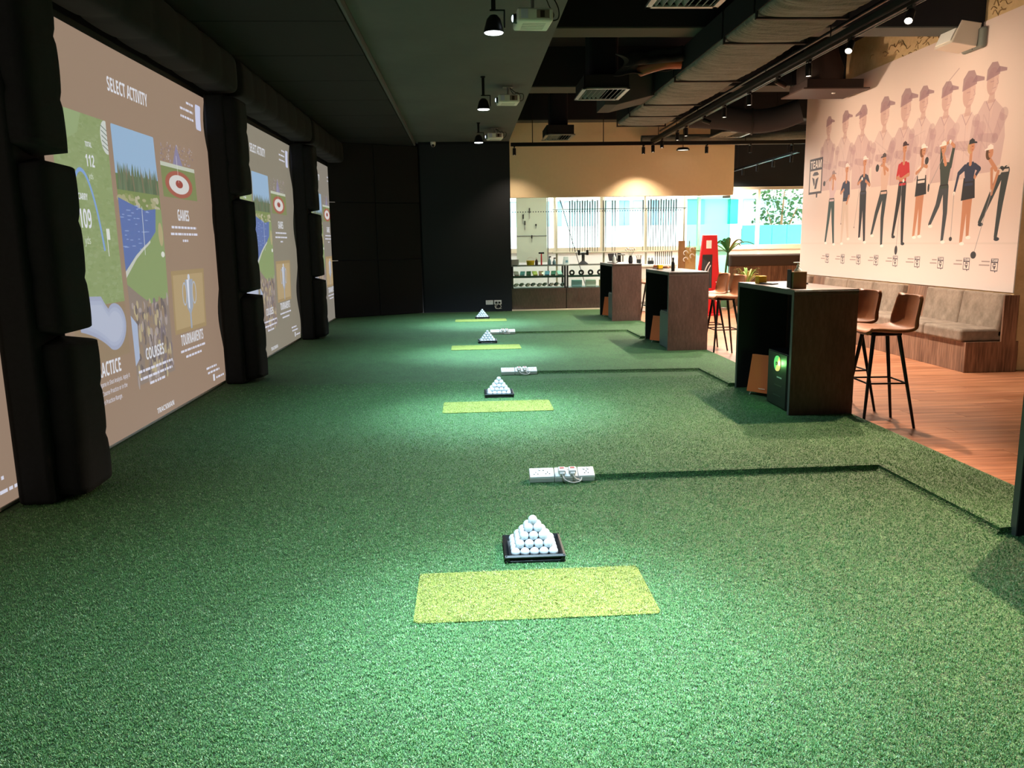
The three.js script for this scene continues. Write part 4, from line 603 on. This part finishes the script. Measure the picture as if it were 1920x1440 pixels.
{ const g = thing('wall_speaker', 'white box speaker tilted down from the wall above the mural', 'speaker', [5.88, 3.74, -9.62], 0);
  const sh = new THREE.Shape(); sh.moveTo(-.16, -.1); sh.lineTo(.12, -.14); sh.lineTo(.16, .1); sh.lineTo(-.06, .13); sh.closePath(); const e = new THREE.ExtrudeGeometry(sh, { depth: .34, bevelEnabled: true, bevelSize: .012, bevelThickness: .012, bevelSegments: 2 }); part('cabinet', at(e, 0, 0, -.17), M.offWhite, g); part('grille', at(rb(.012, .2, .3, .004).rotateZ(-.42), -.135, .012, 0), M.white, g); part('bracket', [bar(V(.1, .1, 0), V(.2, .18, 0), .012)], M.blackMetal, g); }
// ---------------------------------------------------------------- lighting tracks
{ const g = thing('lighting_track', 'long black lighting track running beside the wrapped duct', 'track', [0, 0, 0]); part('rail', [rb(.036, .034, 12.7, .004, 3.7, 3.3, -9.63)], M.blackMetal, g); part('tray', rb(.06, .05, 12.7, .004, 3.71, 3.36, -9.63), M.blackMatte, g); part('edge_trim', bx(.006, .012, 12.7, 3.722, 3.283, -9.63), M.alu, g); for (const z of [-6.2, -8.25, -10.0, -12.9, -15.5]) part('hanger', bar(V(3.72, 3.38, z), V(3.72, 4.4, z), .006), M.blackMetal, g); }
{ const g = thing('lighting_rail', 'black lighting rail spanning in front of the beige bulkhead', 'track', [0, 0, 0]); part('rail', [rb(5.9, .07, .05, .005, 3.87, 3.31, -16.02)], M.blackMetal, g); part('edge_trim', [bx(2.3, .01, .006, 5.6, 3.27, -15.99)], M.alu, g); for (const x of [1.35, 2.75, 4.2, 5.6]) part('hanger', bar(V(x, 3.34, -16.02), V(x, 4.4, -16.02), .008), M.blackMetal, g); }
{ const g = thing('lighting_track', 'short black lighting track before the charcoal window wall', 'track', [0, 0, 0]); part('rail', beam(V(6.98, 3.2, -16.7), V(7.12, 3.2, -21.2), .05, .05), M.blackMetal, g); part('edge_trim', beam(V(6.95, 3.18, -16.7), V(7.09, 3.18, -21.2), .01, .01), M.alu, g); for (const z of [-17.4, -20.6]) part('hanger', bar(V(7.02, 3.22, z), V(7.02, 4.4, z), .006), M.blackMetal, g); }
function trackLamp(x, z, label, aim, k, o = {}) {            // a cylinder head hung from its rail, looking along aim
  const y = o.y ?? 3.28, g = thing('track_lamp', label, 'track light', [x, y, z], 0, o.group ?? 'black track lamps along the long track'), d = V(...aim).normalize(), q = new THREE.Quaternion().setFromUnitVectors(V(0, -1, 0), d), L = .13, r = .034;
  part('adapter', rb(.03, .03, .09, .004, 0, -.005, 0), M.blackMetal, g); part('stem', cy(.009, .009, .05, 0, -.035, 0, 10), M.blackMetal, g);
  const c = V(0, -.055, 0).addScaledVector(d, .04);
  const place = ge => { ge.applyQuaternion(q); return at(ge, c.x, c.y, c.z); };
  const h = part('lamp_head', place(lathe([[0, L / 2], [r * .92, L / 2], [r, L / 2 - .006], [r, -L / 2], [r - .004, -L / 2], [r - .006, -L / 2 + .018]], 22)), M.blackMetal, g);
  part('lamp_lens', place(at(lathe([[0, -.004], [r - .006, -.003], [r - .004, .002], [0, .004]], 20), 0, -L / 2 + .008, 0)), glow(o.warm ?? new THREE.Color(1, .86, .68), k), h);
  return V(x + c.x + d.x * (L / 2 + .012), y + c.y + d.y * (L / 2 + .012), z + c.z + d.z * (L / 2 + .012));
}
const put = (p, aim, color, power, angle, pen = .8, rad = 1.5) => spot(color, power, [p.x, p.y, p.z], [p.x + aim[0], p.y + aim[1], p.z + aim[2]], angle, pen, rad);
{
  const X = 3.7, down = [0.02, -1, 0.02];
  const L = [
    [-3.45, 'glowing warm track lamp at the end of the long track away from the shop', [-.62, -1, .75], 30, 'key'],
    [-4.5, 'second glowing warm track lamp from the end away from the shop', [-.62, -1, .75], 30, 'key'],
    [-5.36, 'warm track lamp turned towards the wall end beside the mural', [1, -.4, -1.0], 8, 'mural'],
    [-6.73, 'glowing warm track lamp aimed towards the hitting mats, in front of the dark box duct', [-.62, -1, .75], 30, 'key'],
    [-7.76, 'glowing warm track lamp aimed towards the hitting mats, beside the brown return box', [-.62, -1, .75], 30, 'key'],
    [-8.7, 'black track lamp pointing straight down beside the return air box', down, 5, 'down'],
    [-9.54, 'black track lamp tilted towards the middle of the golfer mural', [1, -.4, -.15], 3, 'mural'],
    [-10.5, 'black track lamp pointing down, first past the tilted one', down, 5, 'down'],
    [-11.5, 'black track lamp pointing down above the second bar table', down, 5, 'down'],
    [-12.47, 'black track lamp tilted towards the far end of the golfer mural', [1, -.4, .2], 3, 'mural'],
    [-13.49, 'black track lamp pointing down just past the far tilted lamp', down, 5, 'down'],
    [-14.03, 'black track lamp pointing down above the bar table nearest the shop', down, 5, 'off'],
    [-15.13, 'black track lamp pointing down where the track nears the long rail', down, 5, 'down'],
    [-15.85, 'black track lamp pointing down at the end of the long track', down, 5, 'off'],
  ];
  for (const [z, label, aim, k, job] of L) {
    const p = trackLamp(X, z, label, aim, k);
    if (job === 'key') put(p, aim, WARM, POWER.warmKey, .62, .7, 1.5);
    if (job === 'down') put(p, aim, WARMPALE, POWER.warmDown, 1.12, 1);
    if (job === 'mural') put(p, aim, WARM, POWER.mural, 1.05, 1);
  }
  const R = 'black lamps on the long rail', y = 3.27;
  for (const [x, label, lit] of [[.99, 'black rail lamp beside the navy end wall corner', 1], [3.55, 'black rail lamp washing the middle of the beige bulkhead', 2], [4.82, 'black rail lamp in front of the right part of the bulkhead', 0], [5.7, 'black rail lamp beyond the bulkhead edge', 0], [6.55, 'black rail lamp close to the mural edge', 0]]) {
    const p = trackLamp(x, -16.02, label, [0, -1, 0], lit ? 6 : 3, { y, group: R }); if (lit) put(p, [0, -1, -.12], WARM, POWER.wash * (lit === 2 ? 1 : .25), .95, .6); else put(p, [0, -1, .7], WARMPALE, POWER.warmDown * .6, 1.1, 1);
  }
  const W = 'black lamps on the short track';
  [-17.1, -18.2, -19.3, -20.4].forEach((z, i) => trackLamp(6.99 + i * .034, z, ['black lamp on the short track nearest the mural edge', 'second black lamp on the short track from the mural edge', 'third black lamp on the short track from the mural edge', 'last black lamp on the short track by the window wall'][i], [0, -1, 0], 2.5, { y: 3.18, group: W }));
  for (const z of [-18.2, -20.4]) spot(WARMPALE, POWER.warmDown * 1.6, [7.0, 2.99, z], [7.1, 0, z - 1.2], 1.2, 1, 1.5);
}
{ const g = thing('round_downlight', 'round flat downlight hung behind the long rail near the bulkhead', 'downlight', [4.42, 3.2, -16.3]); part('housing', lathe([[0, .05], [.1, .05], [.13, .02], [.13, 0], [.115, 0]], 28), M.blackMetal, g); part('downlight_lens', lathe([[0, .006], [.112, .006], [.112, .012], [0, .014]], 28), glow(new THREE.Color(1, .9, .75), 1.6), g); part('hanger', bar(V(0, .05, 0), V(0, 1.18, 0), .006), M.blackMetal, g); }
// ---------------------------------------------------------------- glass shop front
{ const g = thing('shop_window', 'clear glass shop front with a dotted strip across it', 'shop window', [0, 0, -16.72]);
  const xs = [.93, 2.15, 3.35, 4.55];
  for (let i = 0; i < 3; i++) part('pane', quad([xs[i] + .004, .02, 0], [xs[i + 1] - .004, .02, 0], [xs[i + 1] - .004, 2.33, 0], [xs[i] + .004, 2.33, 0]), M.glass, g);
  const dots = []; for (let x = .98; x < 4.52; x += .0535) dots.push(at(new THREE.CylinderGeometry(.012, .012, .002, 10).rotateX(Math.PI / 2), x, 2.04, .003)); const d = part('dotted_strip', dots, M.dot, g); d.userData.kind = 'stuff';
  part('sill', span(.93, 4.55, 0, .02, -.02, .03), M.frame, g); part('head_channel', span(.93, 5.6, 2.33, 2.345, -.02, .03), M.frame, g);
}
{ const g = thing('glass_door', 'open frameless glass door with metal patch fittings beside the red stand', 'door', [5.58, 0, -16.75], -.62);
  part('pane', quad([-.93, -.08, 0], [0, -.08, 0], [0, 2.32, 0], [-.93, 2.32, 0]), M.doorGlass, g); part('patch_fitting', [rb(.16, .05, .03, .004, -.09, 2.3, 0), rb(.16, .05, .03, .004, -.09, -.055, 0)], M.steel, g); part('door_edge', [bx(.012, 2.4, .012, -.935, 1.12, 0), bx(.012, 2.4, .012, -.003, 1.12, 0)], M.glassGreen, g); part('pull_handle', [bar(V(-.86, .8, .05), V(-.86, 1.4, .05), .012), bar(V(-.86, .85, 0), V(-.86, .85, .05), .008), bar(V(-.86, 1.35, 0), V(-.86, 1.35, .05), .008)], M.steel, g);
}
// ---------------------------------------------------------------- display counters in the workshop
function displayCase(x0, x1, label) {
  const g = thing('display_counter', label, 'display case', [0, FL, -16.8]), w = x1 - x0, c = (x0 + x1) / 2, D = .5, H = 1.05;
  part('plinth', rb(w - .004, .55, D, .004, c, .275, -D / 2), M.darkLam, g);
  part('shelf', rb(w - .03, .02, D - .02, .002, c, .555, -D / 2), M.edge, g); part('glass_shelf', bx(w - .06, .008, D - .06, c, .8, -D / 2), M.glassGreen, g); part('shelf_edge', bx(w - .05, .045, .014, c, .8, -.02), std('#24463b', .4), g);
  part('front_pane', quad([x0 + .03, .57, -.008], [x1 - .03, .57, -.008], [x1 - .03, 1.02, -.008], [x0 + .03, 1.02, -.008]), M.glass, g);
  part('top_pane', bx(w - .02, .01, D, c, H - .02, -D / 2), M.glassGreen, g);
  for (const x of [x0 + .02, x1 - .02]) for (const z of [-.015, -D + .015]) part('post', bx(.036, H - .575, .03, x, (H - .022 + .551) / 2, z), M.ductDark, g);
  part('top_frame', [bx(w, .022, .025, c, H - .02, -.012), bx(w, .022, .025, c, H - .02, -D + .012)], M.alu, g);
  return g;
}
displayCase(.94, 2.1, 'glass topped display counter with club heads beside the navy end wall');
displayCase(2.11, 3.5, 'glass topped display counter partly behind the bar table nearest the shop');
const headGeo = (() => { const g = new THREE.SphereGeometry(.049, 16, 12); g.scale(1.05, .62, 1); const p = g.attributes.position; for (let i = 0; i < p.count; i++) { const z = p.getZ(i); if (z > .03) p.setZ(i, .03 + (z - .03) * .3); } g.computeVertexNormals(); return metricUV(g); })();
for (let i = 0; i < 9; i++) { // club heads on the lower shelf, leaning the same way
  const g = thing('golf_driver', i % 4 === 1 ? 'gold toned driver leaning head first on the lower display shelf' : i % 4 === 3 ? 'brown toned driver leaning head first on the lower display shelf' : 'black driver leaning head first on the lower display shelf', 'golf driver', [1.03 + i * .125, FL + .628, -16.88 - (i % 2) * .13], .5, 'club heads on the lower display shelf'); g.rotation.z = .5;
  const m = cast(new THREE.Mesh(headGeo, i % 4 === 1 ? M.goldDark : i % 4 === 3 ? M.brownDark : M.blackPlastic)); m.name = 'head'; g.add(m); part('hosel', bar(V(-.04, .015, 0), V(-.062, .06, 0), .008, .007), M.steel, g); part('face', at(rb(.09, .05, .006, .003), 0, 0, .04), M.alu, g);
}
const boxCols = ['#c9a0a0', '#8fb9c9', '#4d6f58', '#e2c24a', '#c46a58', '#7aa0c8', '#3d6b52', '#dfe4e6'];
const boxLab = ['pink', 'pale blue', 'dark green', 'yellow', 'coral', 'blue', 'moss green', 'white'];
for (let i = 0; i < 8; i++) { const g = thing('glove_pack', boxLab[i] + ' packet on the upper display shelf beside the end wall', 'packet', [1.05 + i * .132, FL + .805, -16.93], rr(-.3, .3), 'packets on the upper display shelf'); part('packet', at(rb(.1, .12, .03, .006).rotateX(-.9), 0, .062, 0), std(boxCols[i], .5), g); part('header_card', at(rb(.1, .03, .004, .001).rotateX(-.9), 0, .098, -.05), M.white, g); }
for (let i = 0; i < 4; i++) { const g = thing('grip_roll', ['first', 'second', 'third', 'fourth'][i] + ' black grip tape roll from the end wall on the second counter shelf', 'tape roll', [2.24 + i * .2, FL + .805, -16.92], 0, 'tape rolls on the second counter'); part('roll', at(new THREE.TorusGeometry(.042, .02, 10, 24), 0, .063, 0), M.blackPlastic, g); part('core', at(new THREE.CylinderGeometry(.024, .024, .03, 18, 1, true).rotateX(Math.PI / 2), 0, .063, 0), M.offWhite, g); }
for (let i = 0; i < 3; i++) { const g = thing('ball_box', ['pale blue', 'white', 'golden'][i] + ' ball box on the lower shelf of the second counter', 'box', [2.35 + i * .3, FL + .567, -16.98], 0, 'ball boxes in the second counter'); part('carton', rb(.22, .14, .1, .004, 0, .071, 0), std(['#9fc4d6', '#e4e8e8', '#d8b55a'][i], .5), g); part('flap', rb(.2, .004, .08, .001, 0, .143, 0), M.white, g); }
// things on the counters
const CT = FL + 1.036;
{ const g = thing('till_monitor', 'grey monitor box on the counter at the end wall', 'monitor', [1.03, CT, -17.02]); part('casing', rb(.16, .12, .1, .008, 0, .07, 0), std('#a9adab', .5), g); part('foot', rb(.1, .012, .09, .004, 0, .006, 0), M.ductDark, g); }
{ const g = thing('yellow_tub', 'bright yellow tub on the counter near the end wall', 'tub', [1.36, CT, -17.0]); part('tub', lathe([[0, 0], [.075, 0], [.09, .1], [.092, .1], [.085, .098], [.07, .01]], 24), M.yellow, g); part('handle', at(new THREE.TorusGeometry(.07, .005, 6, 24, Math.PI), 0, .1, 0), M.offWhite, g); }
{ const g = thing('amber_bottle', 'brown bottle with pale cap beside the yellow tub', 'bottle', [1.49, CT, -17.0]); part('body', lathe([[0, 0], [.03, 0], [.032, .01], [.032, .09], [.014, .115], [.013, .13], [0, .13]], 18), M.brownDark, g); part('cap', cy(.017, .017, .03, 0, .142, 0), M.offWhite, g); }
{ const g = thing('red_mallet', 'red handled mallet standing head up on the counter', 'tool', [1.6, CT, -17.05]); part('handle', lathe([[0, 0], [.018, 0], [.016, .1], [.013, .24], [0, .24]], 14), M.red, g); part('head', rb(.12, .035, .04, .008, 0, .255, 0), M.blackPlastic, g); }
{ const g = thing('spray_stand', 'grey blue spray bottles stand on the workshop counter', 'bottles', [1.82, CT, -17.02]); for (const [x, h] of [[-.05, .16], [.05, .13]]) { const b = part('bottle', at(lathe([[0, 0], [.035, 0], [.036, h * .5], [.014, h * .8], [.013, h], [0, h]], 16), x, 0, 0), std('#6d8e98', .35), g); part('trigger', rb(.05, .025, .02, .005, x + .012, h + .012, 0), M.ductDark, b); } part('tray', rb(.2, .008, .12, .003, 0, .003, 0), M.ductDark, g); }
{ const g = thing('paper_bag', 'white paper bag with a blue mark on the workshop counter', 'bag', [2.13, CT, -17.05]); part('bag', at(surf((u, v) => { const a = u * 6.2832, k = 1 - .25 * v * v + .03 * Math.sin(a * 5) * v, c = Math.cos(a), s = Math.sin(a); return [Math.sign(c) * Math.abs(c) ** .5 * .07 * k, v * .17, Math.sign(s) * Math.abs(s) ** .5 * .05 * (1 - .6 * v)]; }, 28, 10), 0, 0, 0), std('#d8e6ea', .7), g); part('mark', rb(.05, .05, .003, .001, .01, .07, .05), M.extBlue, g); }
{ const g = thing('bending_machine', 'dark club bending machine on a splayed foot on the counter', 'machine', [2.5, CT, -17.05]); part('foot', at(lathe([[0, 0], [.12, 0], [.1, .02], [.04, .07], [.025, .1]], 20), 0, 0, 0), M.ductDark, g); part('column', rb(.06, .16, .06, .008, 0, .16, 0), M.ductDark, g); part('jaw', [rb(.05, .11, .05, .01, -.09, .25, 0), rb(.05, .11, .05, .01, .09, .25, 0), rb(.2, .03, .04, .006, 0, .22, 0)], M.blackMetal, g); part('screw', bar(V(-.16, .25, 0), V(.16, .25, 0), .01), M.steel, g); }
{ const g = thing('loft_gauge', 'dark loft gauge machine with upright post behind the bar table', 'machine', [3.3, CT, -17.05]); part('base', rb(.3, .03, .18, .006, 0, .015, 0), M.ductDark, g); part('post', rb(.07, .2, .06, .008, -.02, .13, 0), M.blackMetal, g); part('arm', [rb(.025, .17, .03, .005, .06, .13, 0), rb(.18, .03, .03, .005, .02, .19, .02)], M.steel, g); }
{ const g = thing('workbench', 'white workbench carrying the tools behind the second bar table', 'workbench', [0, FL, -16.95]); part('worktop', rb(1.0, .04, .5, .005, 4.025, .98, -.25), M.white, g); part('cabinet', rb(.96, .95, .44, .005, 4.02, .48, -.25), M.white, g); }
{ const g = thing('brush_pot', 'dark pot of brushes on the white workbench', 'pot', [3.72, FL + 1.0, -17.1]); part('pot', lathe([[0, 0], [.045, 0], [.05, .12], [.052, .12], [.046, .118], [.042, .01]], 20), M.ductDark, g); for (let i = 0; i < 7; i++) { const a = i * .9; const s = part('handle', bar(V(.01 * Math.cos(a), .02, .01 * Math.sin(a)), V(.06 * Math.cos(a), .2, .05 * Math.sin(a)), .004), M.kraft, g); part('bristles', at(new THREE.IcosahedronGeometry(.015, 1), .063 * Math.cos(a), .21, .053 * Math.sin(a)), M.offWhite, s); } }
{ const g = thing('small_vice', 'grey bench vice on the white workbench', 'vice', [3.58 + .4, FL + 1.0, -17.1]); part('body', rb(.12, .08, .09, .012, 0, .05, 0), M.ductDark, g); part('jaw', [rb(.02, .07, .09, .004, -.04, .12, 0), rb(.02, .07, .09, .004, .03, .12, 0)], M.steel, g); part('handle', bar(V(.06, .05, -.06), V(.06, .05, .06), .006), M.steel, g); }
for (let i = 0; i < 9; i++) { const g = thing('putter', 'dark putter shaft standing in the rack on the white workbench', 'golf club', [4.08 + i * .045, FL + 1.0, -17.1], 0, 'putters in the workbench rack'); part('shaft', bar(V(0, .0, 0), V(0, .26, 0), .007, .006, 8), M.blackPlastic, g); part('grip', bar(V(0, .17, 0), V(0, .28, 0), .009, .01, 8), M.ductDark, g); }
// pegboard with tools
{ const g = thing('pegboard', 'pale green pegboard panel on the left of the workshop', 'pegboard', [1.55, .95, -18.9]); part('board', rb(.72, 1.5, .02, .004, 0, .75, 0), M.peg, g); part('post', [rb(.03, 2.6, .03, .004, .38, .25, .01)], M.alu, g); part('rail', rb(.72, .02, .02, .003, 0, .62, .02), M.alu, g); }
[[-.2, 1.0, .22, 'pliers'], [-.05, 1.13, .24, 'long screwdriver'], [-.16, .86, .2, 'file'], [.1, .84, .1, 'clamp'], [.0, .55, .16, 'ruler']].forEach(([x, y, h, n]) => { const g = thing('hand_tool', `dark ${n} hanging on the pale pegboard`, 'tool', [1.55 + x, .95 + y, -18.875], 0, 'tools on the pegboard'); part('shank', rb(.016, h, .01, .003, 0, 0, .006), M.steel, g); part('grip', rb(.028, h * .5, .02, .008, 0, h * .3, .008), M.blackPlastic, g); });
// hanging shafts
function shaft(x, top, label, grp) { const g = thing('golf_shaft', label, 'golf club', [x, top, -17.555], 0, grp); part('shaft', bar(V(0, 1.2 - top, 0), V(0, -.22, 0), .0065, .009, 8), M.graphite, g); part('grip', lathe([[0, 0], [.013, -.004], [.0135, -.06], [.0105, -.27], [0, -.27]].reverse(), 10), M.blackPlastic, g); }
{ const r = thing('shaft_rack', 'pale rack rails holding the hanging golf shafts', 'rack', [0, 0, -17.62]); part('rail', rb(3.0, .02, .02, .004, 3.4, 2.12, -.03), M.alu, r); part('shaft_tray', rb(3.0, .03, .15, .004, 3.4, 1.1845, .03), M.frame, r); for (const x of [2.0, 3.05, 4.0, 4.85]) part('upright', rb(.04, 2.6, .03, .004, x, 1.2, -.05), M.frame, r);  }
for (let i = 0; i < 12; i++) shaft(2.28 + i * .0555, 2.3 + (i % 2) * .03 - (i % 3) * .01, 'golf shaft with dark grip hanging in the dense row above the first counter', 'shafts hanging above the first counter');
for (const x of [3.02, 3.07, 3.22, 3.28, 3.9]) shaft(x, 2.3, 'golf shaft hanging singly between the two dense rows', 'single hanging shafts');
for (let i = 0; i < 12; i++) shaft(4.02 + i * .056, 2.29 + (i % 2) * .03, 'golf shaft with dark grip hanging in the dense row by the open door', 'shafts hanging by the open door');
{ const g = thing('golf_club', 'lone dark golf club leaning inside the workshop window', 'golf club', [0, 0, -19.4]); part('shaft', bar(V(3.04, FL, 0), V(2.35, 2.2, 0), .008, .008, 8), M.ductDark, g); part('grip', bar(V(2.35, 2.2, 0), V(2.28, 2.42, 0), .012, .013, 8), M.blackPlastic, g); }
// wooden club stand, red display stand, palm
{ const g = thing('club_stand', 'light wooden display stand with pale club heads near the door', 'stand', [4.73, FL, -17.02]); part('board', rb(.14, 1.5, .04, .004, -.1, .75, 0), M.kraft, g); part('board', rb(.24, 1.36, .04, .004, .1, .68, -.03), std('#b59a63', .6), g); for (let i = 0; i < 4; i++) part('hook', at(new THREE.TorusGeometry(.045, .012, 8, 20, 4.2), -.02 + (i % 2) * .14, 1.1 + i * .07, .05), M.offWhite, g); }
{ const g = thing('red_display_stand', 'tall tapered red display stand with clubs and white lettering', 'display stand', [4.86, FL, -15.9], .12);
  const s = new THREE.Shape(); s.moveTo(-.3, 0); s.lineTo(.3, 0); s.lineTo(.17, 1.6); s.lineTo(-.12, 1.6); s.closePath(); const e = new THREE.ExtrudeGeometry(s, { depth: .05, bevelEnabled: true, bevelSize: .005, bevelThickness: .005, bevelSegments: 1 }); part('board', at(e, 0, 0, 0), M.red, g);
  const tx = canvasTex(128, 256, (x, w, h) => { x.fillStyle = '#1d2024'; x.fillRect(0, 0, w, h); x.fillStyle = '#3a4048'; for (let i = 0; i < 6; i++) x.fillRect(6 + i * 20, 30 + i * 8, 12, 220); x.strokeStyle = '#e8eaec'; x.lineCap = 'round'; x.lineWidth = 13; x.beginPath(); x.moveTo(96, 60); x.quadraticCurveTo(30, 110, 24, 236); x.stroke(); x.lineWidth = 8; x.beginPath(); x.moveTo(110, 84); x.quadraticCurveTo(60, 140, 58, 236); x.stroke(); });
  part('picture', quad([-.17, .55, .058], [.08, .55, .058], [.08, 1.22, .058], [-.13, 1.22, .058]), std('#ffffff', .4, { map: tx }), g, true);
  part('badge', rb(.11, .16, .006, .003, 0, 1.42, .058), M.white, g);
  const t2 = canvasTex(64, 256, (x, w, h) => { x.fillStyle = '#c4121f'; x.fillRect(0, 0, w, h); x.fillStyle = '#fff'; for (let i = 0; i < 6; i++) { x.fillRect(14, 14 + i * 40, 36, 9); x.fillRect(i % 2 ? 14 : 40, 14 + i * 40, 10, 28); } });
  part('lettering', quad([.17, .25, .058], [.25, .25, .058], [.22, .7, .058], [.15, .7, .058]), std('#ffffff', .5, { map: t2 }), g, true);
  part('foot', rb(.5, .03, .3, .006, 0, .015, .06), M.red, g);
}
{ const g = thing('potted_palm', 'dry leaved palm in a pot beside the glass door', 'plant', [5.75, FL, -17.4]); part('pot', lathe([[0, 0], [.16, 0], [.2, .36], [.21, .38], [.18, .38], [.17, .34], [0, .34]], 24), M.offWhite, g); part('stem', tube([[0, .3, 0], [-.02, .8, .02], [.03, 1.25, 0]], .022, 16, 8), M.kraft, g);
  [[.5, .62, .5], [.35, .75, .9], [-.35, .7, 2.6], [-.5, .5, 3.3], [.2, .8, 4.4], [-.1, .85, 1.9], [.45, .55, 5.6], [-.3, .6, 4.0]].forEach(([r, h, a], i) => part('frond', slab((u, v) => { const s = u * 2 - 1, w = .05 * Math.sin(Math.PI * (v * .9 + .08)) * s; const R = Math.abs(r) * v * 1.1; return [.03 + R * Math.cos(a) - w * Math.sin(a), 1.22 + h * (v - .75 * v * v) * 1.2 - .02 * s * s, R * Math.sin(a) + w * Math.cos(a)]; }, 4, 14, .002), i % 2 ? M.leafPale : M.leaf, g)); }
// ---------------------------------------------------------------- turf fibres where the pile can be seen
{
  const blades = []; for (let b = 0; b < 4; b++) {
    const a = b * 1.7 + .4, h = .008 + .0015 * b, l = .004 + .0015 * (b % 3), w = .0011, c = Math.cos(a), s = Math.sin(a), ox = .0035 * Math.cos(b * 2.2), oz = .0035 * Math.sin(b * 2.2);
    const P = (t, k) => { const r = l * t * t; return [ox + r * c - k * w * (1 - .5 * t) * s, -.001 + h * (t - .18 * t * t), oz + r * s + k * w * (1 - .5 * t) * c]; };
    const p = [[0, .55], [.55, 1]].flatMap(([t0, t1]) => [P(t0, -1), P(t0, 1), P(t1, 1), P(t0, -1), P(t1, 1), P(t1, -1)]).flat();
    const g = new THREE.BufferGeometry(); g.setAttribute('position', new THREE.Float32BufferAttribute(p, 3)); g.computeVertexNormals(); g.setAttribute('uv', new THREE.Float32BufferAttribute(new Float32Array(p.length / 3 * 2), 2)); blades.push(g);
  }
  const tuft = mergeGeometries(blades), fm = new THREE.MeshStandardMaterial({ color: '#ffffff', roughness: .5, side: THREE.DoubleSide });
  const onMat = (x, z) => [-3.03, -6.8].some(m => Math.abs(x - .238) < .474 && Math.abs(z - m) < .224), onTray = (x, z) => [-3.475, -7.335].some(m => Math.abs(x - .274) < .14 && Math.abs(z - m) < .14), onBox = (x, z) => x > .33 && x < .75 && (Math.abs(z + 4.585) < .06 || Math.abs(z + 8.5) < .08), onTable = (x, z) => x > 2.56 && z < -6.1;
  const lists = [[], []], sx = .75 - .04;
  const lift = (x, z) => { for (const [zr, ze, zb] of [[-4.6, -3.47, -4.61], [-8.53, -7.46, -8.45]]) { let d = 9; if (x > sx && x < 2.56) d = Math.abs(z - (zr + (zb - zr) * (x - .74) / 1.8)); if (z > zb && z < ze) d = Math.min(d, Math.abs(x - 2.55)); if (d < .066) return d < .034 ? .037 : .037 * ((.066 - d) / .032) ** 1.5; } return 0; };
  for (let n = 0; n < 420000; n++) {
    const z = -1.25 - 6.9 * Math.pow(rnd(), 1.35), x = rr(-.72, .98) * (-z) * 1.02; const q = rnd();
    if (x < -2.55 || x > 3.09 || onTray(x, z) || onBox(x, z) || onTable(x, z)) continue;
    lists[onMat(x, z) ? 1 : 0].push([x, z, q]);
  }
  const cols = [[['#457a42', .3], ['#588f4e', .65], ['#72a566', .9], ['#a2c294', 1.01]], [['#78853a', .3], ['#8d954a', .65], ['#a3a660', .9], ['#c2c290', 1.01]]].map(r => r.map(([c, t]) => [new THREE.Color(c), t]));
  lists.forEach((L, k) => {
    const im = new THREE.InstancedMesh(tuft, fm, L.length), m = new THREE.Matrix4(), e = new THREE.Euler(), qn = new THREE.Quaternion();
    L.forEach(([x, z, q], i) => { e.set(rr(-.3, .3), rr(0, 6.28), rr(-.3, .3)); const s = rr(.6, 1.02); m.compose(V(x, k ? .006 : lift(x, z), z), qn.setFromEuler(e), V(s, s, s)); im.setMatrixAt(i, m); im.setColorAt(i, cols[k].find(c => q < c[1])[0]); });
    im.name = k ? 'mat_fibres' : 'turf_fibres'; im.castShadow = im.receiveShadow = true; scene.add(im); tag(im, k ? 'short yellow green fibres of the hitting mats' : 'short curled green fibres of the artificial turf', 'turf', null, 'stuff');
  });
}
renderer.render(scene, camera);
